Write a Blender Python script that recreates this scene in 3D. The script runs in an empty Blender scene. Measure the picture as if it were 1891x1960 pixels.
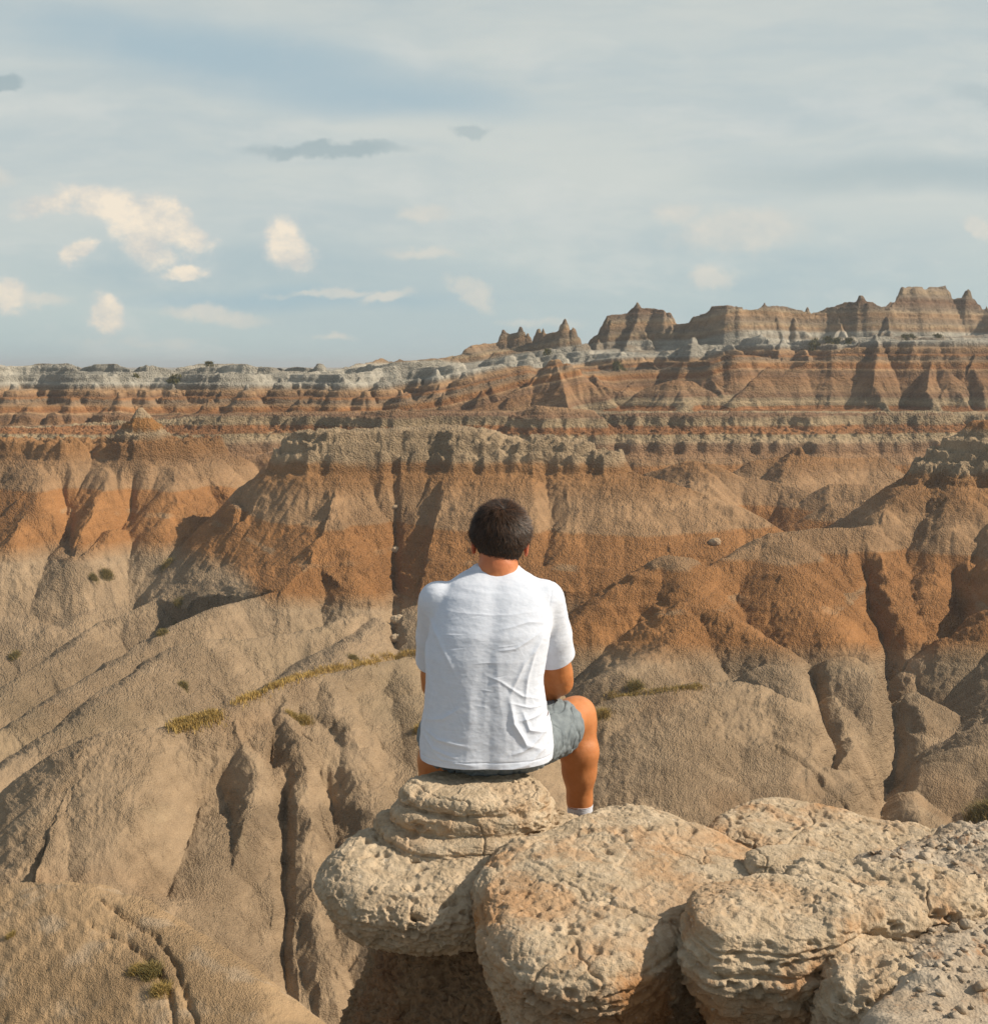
import bpy, bmesh, math, random, os
import numpy as np
from mathutils import Vector
Q = float(os.environ.get('DEVQ', '1'))          # grid density, 1 for the real picture
F32 = np.float32
scene = bpy.context.scene
COL = scene.collection
R = math.radians
FU, CU, CV, HV = 2200.0, 945.5, 980.0, 700.0    # focal length, centre and horizon in picture units (1891 x 1960)
PITCH = math.atan((CV - HV) / FU)
cp, sp = math.cos(PITCH), math.sin(PITCH)

def at(u, v, d):
    """world point at forward distance d seen at (u, v)"""
    a, b = (u - CU) / FU, (CV - v) / FU
    y, z = cp + b * sp, -sp + b * cp
    k = d / y
    return Vector((a * k, d, z * k))

def uv_of(x, y, z):
    f = y * cp - z * sp
    return CU + FU * x / f, CV - FU * (y * sp + z * cp) / f

# ------------------------------------------------------------------ noise
def h2(ix, iy, seed):
    n = (ix.astype(np.int64) * 374761393 + iy.astype(np.int64) * 668265263 + seed * 1442695041).astype(np.uint32)
    n = (n ^ (n >> np.uint32(13))) * np.uint32(1274126177)
    return n ^ (n >> np.uint32(16))
def h3(ix, iy, iz, seed):
    n = (ix.astype(np.int64) * 374761393 + iy.astype(np.int64) * 668265263 + iz.astype(np.int64) * 2147483647 + seed * 1442695041).astype(np.uint32)
    n = (n ^ (n >> np.uint32(13))) * np.uint32(1274126177)
    n = (n ^ (n >> np.uint32(15))) * np.uint32(2246822519)
    return n ^ (n >> np.uint32(16))
K32 = F32(1.0 / 4294967295.0)
def perlin2(x, y, seed=0):
    x = np.asarray(x, F32); y = np.asarray(y, F32)
    ix = np.floor(x); iy = np.floor(y); fx = x - ix; fy = y - iy
    u = fx * fx * fx * (fx * (fx * 6 - 15) + 10); v = fy * fy * fy * (fy * (fy * 6 - 15) + 10)
    ix = ix.astype(np.int32); iy = iy.astype(np.int32)
    def g(a, b):
        ang = h2(ix + a, iy + b, seed).astype(F32) * F32(K32 * 6.2831853)
        return np.cos(ang) * (fx - a) + np.sin(ang) * (fy - b)
    a = g(0, 0); a += u * (g(1, 0) - a)
    b = g(0, 1); b += u * (g(1, 1) - b)
    return (a + v * (b - a)) * F32(1.5)
def fbm2(x, y, n=4, seed=0, gain=.5):
    s = 0; a = 1.0; t = 0
    for i in range(n):
        s = s + a * perlin2(x * 2.03 ** i + 17.3 * i, y * 2.03 ** i - 9.1 * i, seed + i); t += a; a *= gain
    return s / t
def perlin1(x, seed=0):
    return perlin2(x, np.full_like(x, .37 + seed * 1.7), seed)
G3 = np.random.RandomState(5).randn(256, 3).astype(F32); G3 /= np.linalg.norm(G3, axis=1)[:, None]
def perlin3(p, seed=0):
    i = np.floor(p); f = (p - i).astype(F32); i = i.astype(np.int32)
    w = f * f * f * (f * (f * 6 - 15) + 10)
    out = []
    for dx in (0, 1):
        for dy in (0, 1):
            for dz in (0, 1):
                g = G3[h3(i[:, 0] + dx, i[:, 1] + dy, i[:, 2] + dz, seed) & np.uint32(255)]
                out.append(g[:, 0] * (f[:, 0] - dx) + g[:, 1] * (f[:, 1] - dy) + g[:, 2] * (f[:, 2] - dz))
    l = lambda a, b, t: a + t * (b - a)
    a = l(l(out[0], out[1], w[:, 2]), l(out[2], out[3], w[:, 2]), w[:, 1])
    b = l(l(out[4], out[5], w[:, 2]), l(out[6], out[7], w[:, 2]), w[:, 1])
    return l(a, b, w[:, 0]) * 1.6
def fbm3(p, n=4, seed=0, gain=.5):
    s = 0; a = 1.0; t = 0
    for i in range(n):
        s = s + a * perlin3(p * 2.03 ** i + 11.7 * i, seed + i); t += a; a *= gain
    return s / t
def worley3(p, seed=0):
    """F1, F2 and a random value of the nearest cell"""
    i = np.floor(p).astype(np.int32); f = p - i
    f1 = np.full(len(p), 9., F32); f2 = f1.copy(); idv = np.zeros(len(p), F32)
    for dx in (-1, 0, 1):
        for dy in (-1, 0, 1):
            for dz in (-1, 0, 1):
                h = h3(i[:, 0] + dx, i[:, 1] + dy, i[:, 2] + dz, seed)
                a = (h & np.uint32(1023)).astype(F32) / 1023; b = ((h >> np.uint32(10)) & np.uint32(1023)).astype(F32) / 1023; c = ((h >> np.uint32(20)) & np.uint32(1023)).astype(F32) / 1023
                d = (f[:, 0] - dx - a) ** 2 + (f[:, 1] - dy - b) ** 2 + (f[:, 2] - dz - c) ** 2
                m = d < f1
                f2 = np.where(m, f1, np.minimum(f2, d)); idv = np.where(m, (h >> np.uint32(7) & np.uint32(255)).astype(F32) / 255, idv); f1 = np.where(m, d, f1)
    return np.sqrt(f1), np.sqrt(f2), idv
def worley2(x, y, seed=0):
    ix = np.floor(x).astype(np.int32); iy = np.floor(y).astype(np.int32); fx = x - ix; fy = y - iy
    f1 = np.full(x.shape, 9., F32); f2 = f1.copy()
    for dx in (-1, 0, 1):
        for dy in (-1, 0, 1):
            h = h2(ix + dx, iy + dy, seed)
            a = (h & np.uint32(65535)).astype(F32) / 65535; b = (h >> np.uint32(16)).astype(F32) / 65535
            d = (fx - dx - a) ** 2 + (fy - dy - b) ** 2
            m = d < f1
            f2 = np.where(m, f1, np.minimum(f2, d)); f1 = np.where(m, d, f1)
    return np.sqrt(f1), np.sqrt(f2)
def sstep(a, b, x):
    t = np.clip((x - a) / (b - a), 0, 1); return t * t * (3 - 2 * t)

# ------------------------------------------------------------------ mesh helpers
def tag(o, label=None, cat=None, group=None, kind=None):
    if label: o['label'] = label
    if cat: o['category'] = cat
    if group: o['group'] = group
    if kind: o['kind'] = kind
    return o
def mesh_np(name, V, Fc, mat=None, parent=None, smooth=True, attrs=None):
    """V (n,3), Fc (m,4) or (m,3) or list of such arrays"""
    if not isinstance(Fc, (list, tuple)): Fc = [Fc]
    me = bpy.data.meshes.new(name)
    me.vertices.add(len(V)); me.vertices.foreach_set('co', np.ascontiguousarray(V, F32).ravel())
    tot = sum(f.size for f in Fc); npoly = sum(len(f) for f in Fc)
    me.loops.add(tot); me.loops.foreach_set('vertex_index', np.concatenate([f.ravel() for f in Fc]).astype(np.int32))
    starts = []; off = 0
    for f in Fc:
        starts.append(off + np.arange(len(f)) * f.shape[1]); off += f.size
    me.polygons.add(npoly); me.polygons.foreach_set('loop_start', np.concatenate(starts).astype(np.int32))
    me.update(calc_edges=True)
    if smooth: me.polygons.foreach_set('use_smooth', np.ones(npoly, bool))
    for k, a in (attrs or {}).items():
        if a.ndim == 1:
            at_ = me.attributes.new(k, 'FLOAT', 'POINT'); at_.data.foreach_set('value', a.astype(F32))
        else:
            at_ = me.attributes.new(k, 'FLOAT_COLOR', 'POINT'); c = np.ones((len(a), 4), F32); c[:, :3] = a; at_.data.foreach_set('color', c.ravel())
    o = bpy.data.objects.new(name, me); COL.objects.link(o)
    if mat: me.materials.append(mat)
    if parent: o.parent = parent
    return o
def grid_faces(nr, nc):
    i = np.arange(nr * nc, dtype=np.int32).reshape(nr, nc)
    return np.stack([i[:-1, :-1], i[:-1, 1:], i[1:, 1:], i[1:, :-1]], -1).reshape(-1, 4)

# ------------------------------------------------------------------ node helpers
class NT:
    def __init__(s, tree): s.t = tree; s.n = tree.nodes; s.l = tree.links
    def new(s, typ, **kw):
        n = s.n.new(typ)
        for k, v in kw.items(): setattr(n, k, v)
        return n
    def link(s, a, b): s.l.new(a, b)
    def setin(s, n, i, v):
        if v is None: return
        if hasattr(v, 'is_output') or isinstance(v, bpy.types.NodeSocket): s.l.new(v, n.inputs[i])
        else: n.inputs[i].default_value = v
    def math(s, op, a, b=None, c=None, clamp=False):
        n = s.new('ShaderNodeMath', operation=op, use_clamp=clamp)
        for i, v in enumerate((a, b, c)): s.setin(n, i, v)
        return n.outputs[0]
    def vmath(s, op, a, b=None):
        n = s.new('ShaderNodeVectorMath', operation=op)
        s.setin(n, 0, a); s.setin(n, 1, b)
        return n.outputs[0]
    def mix(s, f, a, b, blend='MIX'):
        n = s.new('ShaderNodeMix', data_type='RGBA', blend_type=blend)
        s.setin(n, 0, f)
        for i, v in ((6, a), (7, b)):
            if isinstance(v, tuple) and len(v) == 3: v = (*v, 1)
            s.setin(n, i, v)
        return n.outputs[2]
    def noise(s, vec, scale, detail=4, rough=.5, dist=0, typ='FBM', out=0):
        n = s.new('ShaderNodeTexNoise', noise_type=typ)
        s.setin(n, 'Vector', vec); n.inputs['Scale'].default_value = scale; n.inputs['Detail'].default_value = detail
        n.inputs['Roughness'].default_value = rough; n.inputs['Distortion'].default_value = dist
        return n.outputs[out]
    def voro(s, vec, scale, feature='F1', out='Distance', rnd=1):
        n = s.new('ShaderNodeTexVoronoi', feature=feature)
        s.setin(n, 'Vector', vec); n.inputs['Scale'].default_value = scale; n.inputs['Randomness'].default_value = rnd
        return n.outputs[out]
    def mr(s, v, a, b, c=0, d=1, smooth=False):
        n = s.new('ShaderNodeMapRange', interpolation_type='SMOOTHSTEP' if smooth else 'LINEAR')
        s.setin(n, 0, v)
        for i, x in enumerate((a, b, c, d)): s.setin(n, i + 1, x)
        return n.outputs[0]
    def attr(s, name, out='Color'):
        n = s.new('ShaderNodeAttribute', attribute_name=name); return n.outputs[out]
    def bump(s, h, strength, dist, nrm=None):
        n = s.new('ShaderNodeBump'); s.setin(n, 'Height', h); n.inputs['Strength'].default_value = strength; n.inputs['Distance'].default_value = dist
        if nrm is not None: s.link(nrm, n.inputs['Normal'])
        return n.outputs[0]
def material(name, rough=.9):
    m = bpy.data.materials.new(name); m.use_nodes = True; t = NT(m.node_tree)
    b = m.node_tree.nodes['Principled BSDF']; b.inputs['Roughness'].default_value = rough
    b.inputs['Specular IOR Level'].default_value = .15
    return m, t, b
# ================================================================== terrain
def axis_cols():
    def seg(a, b, st): return np.arange(a, b, st / Q)
    return np.concatenate([seg(-.85, -.47, .006), seg(-.47, .47, .00088), seg(.47, .75, .004), seg(.75, 1.35, .01)]).astype(np.float64)
def axis_rows():
    def seg(a, b, st): return np.exp(np.arange(math.log(a), math.log(b), st / Q))
    return np.concatenate([seg(5.5, 28, .0035), seg(28, 100, .0015), seg(100, 146, .00095), seg(146, 262, .0006), [263, 265, 268, 275, 300, 400, 600, 1000, 2500, 7000]])
TX = axis_cols(); YR = axis_rows()
NR, NC = len(YR), len(TX)
TY = YR[:, None].astype(F32) * np.ones((1, NC), F32)
XX = (TX[None, :] * YR[:, None]).astype(F32)

# valley floor and far escarpment, from heights seen at several distances
UC = [0, 600, 1000, 1300, 1600, 1891]
VT = {6: -7, 10: -10, 20: -17, 30: -23, 50: -28, 70: -31, 100: -31, 120: -29, 132: -24}
VZ = {145: -15.5, 148: -13.5, 150.5: -11.6, 152: -9.9, 156.5: -9.1, 158.5: -8.2, 159.7: -6.9, 163: -6.6, 172: -6.5, 181: -6.0}
VL = {158.5: -9.1, 159.7: -8.9, 163: -8.8, 172: -8.4, 181: -7.6}
VF = {188: (730, 735, 745, 752, 740, 740), 196: (706, 713, 735, 748, 735, 728), 206: (706, 712, 706, 720, 705, 700), 217: (705, 711, 690, 695, 680, 672), 235: (706, 712, 672, 668, 652, 646), 262: (707, 713, 676, 676, 660, 655)}
ds = list(VT) + list(VZ) + list(VF) + [600, 8000]
tab = np.zeros((len(ds), len(UC)))
for i, d in enumerate(ds):
    for j, u in enumerate(UC):
        tab[i, j] = VT[d] if d in VT else (VZ[d] if (u >= 600 or d < 158) else VL[d]) if d in VZ else (at(u, VF[d][j], d).z if d in VF else (-2 if d == 600 else -10))
ucol = CU + FU * TX / cp
iu = np.interp(ucol, UC, np.arange(len(UC)))
idd = np.interp(YR, ds, np.arange(len(ds)))
def bil(t, r, c):
    r0 = np.clip(np.floor(r).astype(int), 0, t.shape[0] - 2); c0 = np.clip(np.floor(c).astype(int), 0, t.shape[1] - 2)
    fr = (r - r0)[:, None]; fc = (c - c0)[None, :]
    A = t[r0][:, c0]; B = t[r0][:, c0 + 1]; Cc = t[r0 + 1][:, c0]; D = t[r0 + 1][:, c0 + 1]
    return ((A * (1 - fc) + B * fc) * (1 - fr) + (Cc * (1 - fc) + D * fc) * fr).astype(F32)
H = bil(tab, idd, iu)
# the far ledges wander in and out in bays and promontories
a_, b_ = np.searchsorted(YR, [138, 186])
x_ = XX[a_:b_]; y_ = TY[a_:b_]
al = 4.5 * fbm2(x_ / 21, y_ / 60, 3, 701) + .3 * np.abs(perlin2(x_ / 8.5, y_ / 60, 702)) + .7 * perlin2(x_ / 2.1, y_ / 9, 703) - .8
yw = y_ + al * sstep(140, 147, y_) * (1 - sstep(168, 184, y_))
rr_ = np.interp(yw, ds, np.arange(len(ds))); cc_ = np.broadcast_to(iu[None, :], rr_.shape)
r0_ = np.clip(np.floor(rr_).astype(int), 0, len(ds) - 2); c0_ = np.clip(np.floor(cc_).astype(int), 0, len(UC) - 2); fr_ = rr_ - r0_; fc_ = cc_ - c0_
H[a_:b_] = (tab[r0_, c0_] * (1 - fc_) + tab[r0_, c0_ + 1] * fc_) * (1 - fr_) + (tab[r0_ + 1, c0_] * (1 - fc_) + tab[r0_ + 1, c0_ + 1] * fc_) * fr_
# gentle domain warp, growing with distance
wa = np.clip(TY * .004, .06, 1.4)
WX = XX + wa * fbm2(XX / (wa * 7), TY / (wa * 7), 3, 3)
WY = TY + wa * 1.5 * fbm2(XX / (wa * 8) + 50, TY / (wa * 8), 3, 4)

wr = random.Random(77)
def wiggle(P):
    """break straight crest pieces into short, slightly wandering ones"""
    out = [P[0]]
    for a, b in zip(P[:-1], P[1:]):
        L = (b - a).length; am = max(a.y, 8) * .0055; n = int(L / max(2.2 * am / .55, .3)); n = min(n, 7)
        for k in range(1, n): out.append(a.lerp(b, (k + wr.uniform(-.2, .2)) / n) + Vector((wr.uniform(-am, am), wr.uniform(-am, am), wr.uniform(-.35, .25) * am)))
        out.append(b)
    return out
def ribs(pts, spacing, L, k=.72, side=1, r=.3, drop=.1, s=1.0, fwd=.35):
    """side ribs running down from a crest; side 1 = left of the line, -1 = right of it"""
    P = [at(*p) for p in pts]; acc = wr.uniform(0, spacing)
    for a, b in zip(P[:-1], P[1:]):
        e = b - a; l = math.hypot(e.x, e.y); pos = acc
        while pos < l:
            q = a.lerp(b, pos / l); ln_ = L * wr.uniform(.5, 1.25)
            nrm = Vector((-e.y, e.x, 0)).normalized() * side; nrm = (nrm + Vector((wr.uniform(-.35, .35), -fwd + wr.uniform(-.25, .25), 0))).normalized()
            bend = Vector((wr.uniform(-.25, .25), wr.uniform(-.1, .1), 0)) * ln_; kk = k * wr.uniform(.85, 1.1)
            ridge([q - Vector((0, 0, drop)), q + nrm * ln_ * .35 - Vector((0, 0, drop + ln_ * .35 * kk * .9)), q + nrm * ln_ * .7 + bend * .4 - Vector((0, 0, drop + ln_ * .7 * kk)), q + nrm * ln_ + bend - Vector((0, 0, drop + ln_ * kk * 1.08))], s=s, r=r, raw=True)
            pos += spacing * wr.uniform(.55, 1.5)
        acc = pos - l
def ridge(pts, s=.8, r=1.0, w=0., sl=None, sr=None, raw=False, lim=None):
    """raise the ground to a crest line; s slope, r rounding radius, w half width of a flat top; sl, sr other slopes left and right of the line"""
    global H
    P = [p if raw else at(*p) for p in pts]
    if len(P) == 1: P = [P[0], P[0] + Vector((.01, 0, 0))]
    P = wiggle(P)
    px = [p.x for p in P]; py = [p.y for p in P]; zt = max(p.z for p in P)
    reach = (zt + 31) / min(x for x in (s, sl or s, sr or s)) + r + w + 2
    if lim: reach = min(reach, lim)
    r0, r1 = np.searchsorted(YR, [min(py) - reach, max(py) + reach])
    if r1 <= r0: return
    ylo = max(min(py) - reach, 5); xlo, xhi = min(px) - reach, max(px) + reach
    t0 = xlo / (ylo if xlo < 0 else max(py) + reach); t1 = xhi / (ylo if xhi > 0 else max(py) + reach)
    c0, c1 = np.searchsorted(TX, [t0, t1])
    if c1 <= c0: return
    S = (slice(r0, r1), slice(c0, c1))
    x = WX[S]; y = WY[S]; best = np.full(x.shape, -99, F32)
    for a, b in zip(P[:-1], P[1:]):
        dx, dy = b.x - a.x, b.y - a.y; L = dx * dx + dy * dy + 1e-9
        t = np.clip(((x - a.x) * dx + (y - a.y) * dy) / L, 0, 1)
        ex = x - (a.x + t * dx); ey = y - (a.y + t * dy)
        dd = np.maximum(np.sqrt(ex * ex + ey * ey) - w, 0)
        sv = s
        if sl is not None or sr is not None:
            side = (dx * ey - dy * ex) > 0                      # left of the line
            sv = np.where(side, sl or s, sr or s)
        z = a.z + t * (b.z - a.z) - sv * (np.sqrt(dd * dd + r * r) - r)
        np.maximum(best, z, out=best)
    H[S] = np.maximum(H[S], best)

def face(pts, raw=False, dz=0.):
    """raise the ground to a fan of flat facets given by their corners (u, v, d)"""
    global H
    P = [p if raw else at(*p) for p in pts]
    for a, b, c in [(P[0], P[i], P[i + 1]) for i in range(1, len(P) - 1)]:
        r0, r1 = np.searchsorted(YR, [min(a.y, b.y, c.y), max(a.y, b.y, c.y)]); S = slice(r0, r1)
        x = WX[S]; y = WY[S]; dt = (b.y - c.y) * (a.x - c.x) + (c.x - b.x) * (a.y - c.y)
        if abs(dt) < 1e-6: continue
        l1 = ((b.y - c.y) * (x - c.x) + (c.x - b.x) * (y - c.y)) / dt; l2 = ((c.y - a.y) * (x - c.x) + (a.x - c.x) * (y - c.y)) / dt; l3 = 1 - l1 - l2
        m = (l1 >= -.01) & (l2 >= -.01) & (l3 >= -.01)
        H[S] = np.where(m, np.maximum(H[S], l1 * a.z + l2 * b.z + l3 * c.z + dz), H[S])

def pick(u, v, dmin=0, dmax=1e9, h=None):
    """distance and point where the sight line through (u, v) first meets the ground"""
    h = H if h is None else h
    a = at(u, v, 1.0)
    c = int(np.clip(np.searchsorted(TX, a.x), 0, NC - 1))
    ray = a.z * YR
    m = (h[:, c] >= ray) & (YR > dmin) & (YR < dmax)
    k = int(np.argmax(m)) if m.any() else None
    if k is None: return None
    return Vector((a.x * YR[k], YR[k], float(h[k, c])))

def gully(pts, depth, width, picked=True, dmin=0, dmax=1e9):
    """carve a V along a line given in the picture"""
    P = []
    for (u, v) in pts:
        q = pick(u, v, dmin, dmax)
        if q is not None: P.append(q)
    if len(P) < 2: return
    px = [p.x for p in P]; py = [p.y for p in P]; reach = width * 2.2
    r0, r1 = np.searchsorted(YR, [min(py) - reach, max(py) + reach]); S = slice(r0, r1)
    x = WX[S]; y = WY[S]; best = np.full(x.shape, 99, F32)
    for a, b in zip(P[:-1], P[1:]):
        if abs(a.y - b.y) > 14: continue
        dx, dy = b.x - a.x, b.y - a.y; L = dx * dx + dy * dy + 1e-9
        t = np.clip(((x - a.x) * dx + (y - a.y) * dy) / L, 0, 1)
        np.minimum(best, np.hypot(x - (a.x + t * dx), y - (a.y + t * dy)), out=best)
    H[S] -= depth * np.maximum(1 - best / width, 0) ** 1.4 + depth * .25 * np.maximum(1 - best / (2.2 * width), 0)

# ---- skyline
SKY = [(-60,702),(0,700),(40,703),(75,698),(128,697),(157,706),(183,700),(220,698),(256,708),(282,700),(330,707),(360,701),(399,696),(461,697),(476,704),(549,706),(571,703),(605,707),(611,694),(619,707),(637,708),(670,702),(705,691),
       (735,685),(750,691),(768,686),(796,689),(815,684),(845,686),(888,675),(903,659),(949,656),(958,640),(962,631),(969,636),(985,638),(990,632),(994,624),(998,636),(1002,641),(1007,637),(1016,656),(1022,655),(1027,634),(1030,627),(1035,636),(1040,629),(1048,641),(1060,637),
       (1071,634),(1078,622),(1083,609),(1088,622),(1092,636),(1096,630),(1100,624),(1108,640),(1116,657),(1130,654),(1152,634),(1165,606),(1203,597),(1212,588),(1218,581),(1229,589),(1250,592),(1269,593),(1284,602),(1295,619),(1310,621),(1327,605),(1354,597),(1360,587),(1390,586),
       (1418,587),(1422,594),(1455,589),(1459,582),(1461,578),(1466,587),(1506,587),(1539,595),(1544,588),(1548,602),(1583,588),(1631,578),(1643,566),(1656,576),(1678,584),(1690,586),(1700,580),(1715,579),(1724,560),(1730,548),(1766,546),(1773,555),(1780,547),(1810,547),(1819,561),
       (1827,590),(1838,572),(1850,551),(1860,572),(1883,592),(1888,586),(1900,598),(1950,590),(2010,600),(2100,595)]
def skyd(u): return 240 + 7 * math.sin(u / 130.) + 4 * math.sin(u / 47.) if u > 900 else 196 + (u > 640) * (u - 640) / 260 * 40 + 4 * math.sin(u / 60.)
for i in range(0, len(SKY) - 1, 4):
    seg = SKY[i:i + 5]
    ridge([(u, v, skyd(u) - (8 if 900 < u < 1125 else 0)) for u, v in seg], s=2.0 if seg[0][0] > 880 else 1.2, r=.15, lim=20)
rnd = random.Random(11)
def interp_uv(pts, u): return float(np.interp(u, [p[0] for p in pts], [p[1] for p in pts]))
def wall(rim, dfun, zfoot, step, L, s=(1.15, 1.5), jit=.5, lean=1.2, u0=-60, u1=2050, rr=.25, rim_s=1.25, lim=22):
    """an escarpment: rim line plus pyramid spurs of uneven size running out towards the viewer"""
    seg = [(u, interp_uv(rim, u) + rnd.uniform(-1.5, 1.5), dfun(u) + rnd.uniform(-.8, .8)) for u in np.arange(u0, u1, 24)]
    for i in range(0, len(seg) - 1, 6): ridge(seg[i:i + 7], s=rim_s, r=.3, lim=lim)
    u = u0
    while u < u1:
        big = rnd.random() ** 1.6
        d = dfun(u); P0 = at(u, interp_uv(rim, u) + rnd.uniform(1, 9) * (1 - big), d + 1.5)
        ll = rnd.uniform(*L) * (.55 + .75 * big); zf = zfoot(u) if callable(zfoot) else zfoot
        e = rnd.uniform(-lean, lean) * ll * .35
        k1 = rnd.uniform(.25, .45)
        P1 = Vector((P0.x + e * k1, P0.y - 1.5 - ll * k1, P0.z + (zf - P0.z) * (k1 + rnd.uniform(-.08, .14))))
        P2 = Vector((P0.x + e, P0.y - ll, P0.z + (zf - P0.z) * .86)); P3 = Vector((P2.x + e * .3, P2.y - ll * .3, zf - .6))
        sv = rnd.uniform(*s)
        ridge([P0, P1, P2, P3], s=sv, r=rr, raw=True, lim=lim)
        if big > .35:                                   # small side spur
            q = P1.lerp(P2, .3); sg = rnd.choice((-1, 1)); m = q + Vector((sg * ll * .32, -ll * .3, (zf - q.z) * .75))
            ridge([q, m], s=sv * 1.05, r=rr * .7, raw=True, lim=lim * .6)
        u += step * rnd.uniform(1 - jit, 1 + jit) * (.6 + big)
# skyline walls on the right
SK2 = [(u, v) for u, v in SKY if u > 1125]
wall([(u, v + 6) for u, v in SK2], lambda u: skyd(u) - 1, lambda u: at(u, 655, skyd(u) - 9).z, 52, (6, 10), s=(1.6, 2.1), u0=1150, rr=.2, rim_s=1.9, lim=14)
wall([(890, 668), (950, 660), (1110, 660), (1140, 662)], lambda u: skyd(u) - 9, lambda u: at(u, 676, 222).z, 22, (4, 8), u0=890, u1=1140, lim=10)
# white bluffs
wall([(880, 684), (960, 671), (1060, 668), (1150, 676), (1240, 680), (1330, 660), (1420, 656), (1520, 655), (1580, 648), (1700, 642), (1800, 641), (2050, 636)], lambda u: 219 + 4 * math.sin(u / 70.), lambda u: at(u, 700, 210).z, 44, (5, 9), s=(1.2, 1.6), u0=870, rr=.5, lim=14)
wall([(-60, 703), (128, 700), (157, 708), (256, 709), (330, 709), (460, 700), (549, 708), (637, 710), (700, 702), (800, 694), (880, 686)], lambda u: 190 + 2.5 * math.sin(u / 45.), lambda u: at(u, 740, 183).z, 46, (5, 9), s=(1.1, 1.5), u1=880, rr=.5, lim=14)
# brown upper wall
wall([(-60, 722), (60, 718), (140, 703), (200, 722), (300, 724), (400, 716), (435, 708), (480, 716), (560, 712), (650, 716), (720, 706), (770, 700), (850, 700), (905, 706), (960, 700), (1060, 700), (1180, 712), (1250, 706), (1330, 690), (1400, 680), (1470, 684), (1540, 690), (1600, 690), (1640, 670), (2050, 668)],
     lambda u: 183 + 3 * math.sin(u / 38.) + 12 * min(max((u - 1000) / 200, 0), 1), lambda u: -8.8 if u < 560 else (-6.6 if u < 1000 else at(u, 765, 172).z), 82, (10, 16), s=(.95, 1.2), u1=1640, lim=20)
# stepped knobs in front of the skyline
for (u, v, d, vf) in ((1325, 643, 214, 700), (1455, 638, 214, 690), (1500, 645, 212, 700), (1400, 660, 210, 705), (1370, 664, 211, 700), (1540, 668, 208, 712), (1240, 690, 206, 735), (1190, 700, 204, 740), (1470, 684, 200, 722), (1290, 692, 203, 735)):
    P0 = at(u, v, d); zf = at(u, vf, d - 9).z; e = rnd.uniform(-2, 2)
    ridge([P0 + Vector((-e, 8, -1)), P0, P0 + Vector((e, -3, (zf - P0.z) * .4)), P0 + Vector((e * 2, -9, zf - P0.z))], s=1.35, r=.2, raw=True, lim=14)
for (u, v, r_) in ((1590, 655, 1.6), (1625, 650, 1.8), (1180, 672, 1.8), (1210, 680, 1.6), (1700, 648, 1.5), (1790, 646, 1.5), (1000, 672, 1.4), (960, 674, 1.2), (1060, 672, 1.2)):
    ridge([at(u, v, 212) + Vector((-1, 2, 0)), at(u, v, 212) + Vector((1, 0, -.3))], s=1.1, r=r_, raw=True, lim=12)
# orange wall of the right side
wall([(1480, 716), (1560, 692), (1600, 678), (1640, 656), (1672, 641), (1700, 650), (1740, 652), (1790, 650), (1840, 650), (1880, 646), (2050, 642)], lambda u: 181 + 2 * math.sin(u / 50.), -6.6, 85, (10, 15), s=(.95, 1.2), u0=1490, rr=.5, lim=24)
ridge([(1672, 641, 182), (1678, 668, 178), (1672, 700, 174.5), (1668, 735, 171), (1690, 770, 167), (1705, 790, 164)], s=1.1, r=.2, sl=1.4, sr=1.0)
ridge([(1640, 662, 181), (1560, 700, 178), (1480, 722, 175), (1430, 740, 172), (1400, 770, 168)], s=.95, r=.4)
ridge([(1790, 650, 181), (1780, 720, 173), (1800, 785, 165)], s=1.15, r=.3)
ridge([(1868, 650, 181), (1860, 700, 175), (1885, 760, 168)], s=1.2, r=.2)
# the big middle pyramid and its neighbours
ridge([(1020, 722, 182), (1045, 700, 179), (1065, 687, 177), (1085, 694, 176.5), (1105, 703, 176), (1118, 718, 175), (1140, 745, 173), (1175, 775, 170)], s=1.0, r=.25)
ridge([(1065, 687, 177), (1078, 735, 171), (1092, 785, 164.5)], s=1.0, r=.2, sl=1.1, sr=1.2)
ridge([(1045, 700, 179), (1010, 735, 175), (950, 768, 171), (900, 785, 168)], s=.95, r=.3)
ridge([(1200, 770, 176), (1240, 740, 175), (1290, 726, 174), (1320, 730, 174), (1350, 745, 173), (1385, 768, 171)], s=.95, r=1.0)
ridge([(1300, 727, 174), (1310, 780, 165)], s=.9, r=.8)
ridge([(1440, 728, 173), (1470, 700, 178), (1500, 712, 179)], s=1.1, r=.3)
for (u, v, d) in ((60, 772, 168), (100, 790, 166.5), (140, 757, 170), (228, 750, 169), (278, 743, 172), (340, 775, 168), (400, 765, 170), (470, 738, 171), (520, 790, 166), (575, 766, 168), (640, 758, 170), (655, 722, 174), (700, 745, 171), (735, 722, 175), (770, 748, 171), (835, 708, 177), (888, 712, 176), (850, 752, 171), (920, 750, 171), (975, 760, 170), (1150, 740, 175), (330, 738, 175), (30, 735, 175), (185, 735, 175), (540, 722, 177), (620, 735, 174)):
    P0 = at(u, v, d); e = rnd.uniform(-1.6, 1.6); hz = P0.z + (9 if u < 560 else 6.8)
    ridge([P0 + Vector((-e, 9, -hz * .15 + .3)), P0 + Vector((-e * .3, 2.5, -hz * .10)), P0, P0 + Vector((e * .4, -hz * .45, -hz * .5)), P0 + Vector((e, -hz * .95, -hz))], s=rnd.uniform(1.0, 1.25), r=.15, raw=True, lim=14)
# broken pale knolls standing on the ledge
ridge([(560, 806, 160), (640, 798, 158), (700, 790, 156), (760, 783, 155), (800, 792, 156)], s=1.2, r=.3, w=.5, lim=6)
ridge([(1000, 786, 156), (1030, 776, 155.5), (1060, 778, 155), (1130, 785, 155)], s=1.2, r=.3, w=.5, lim=6)

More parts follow.
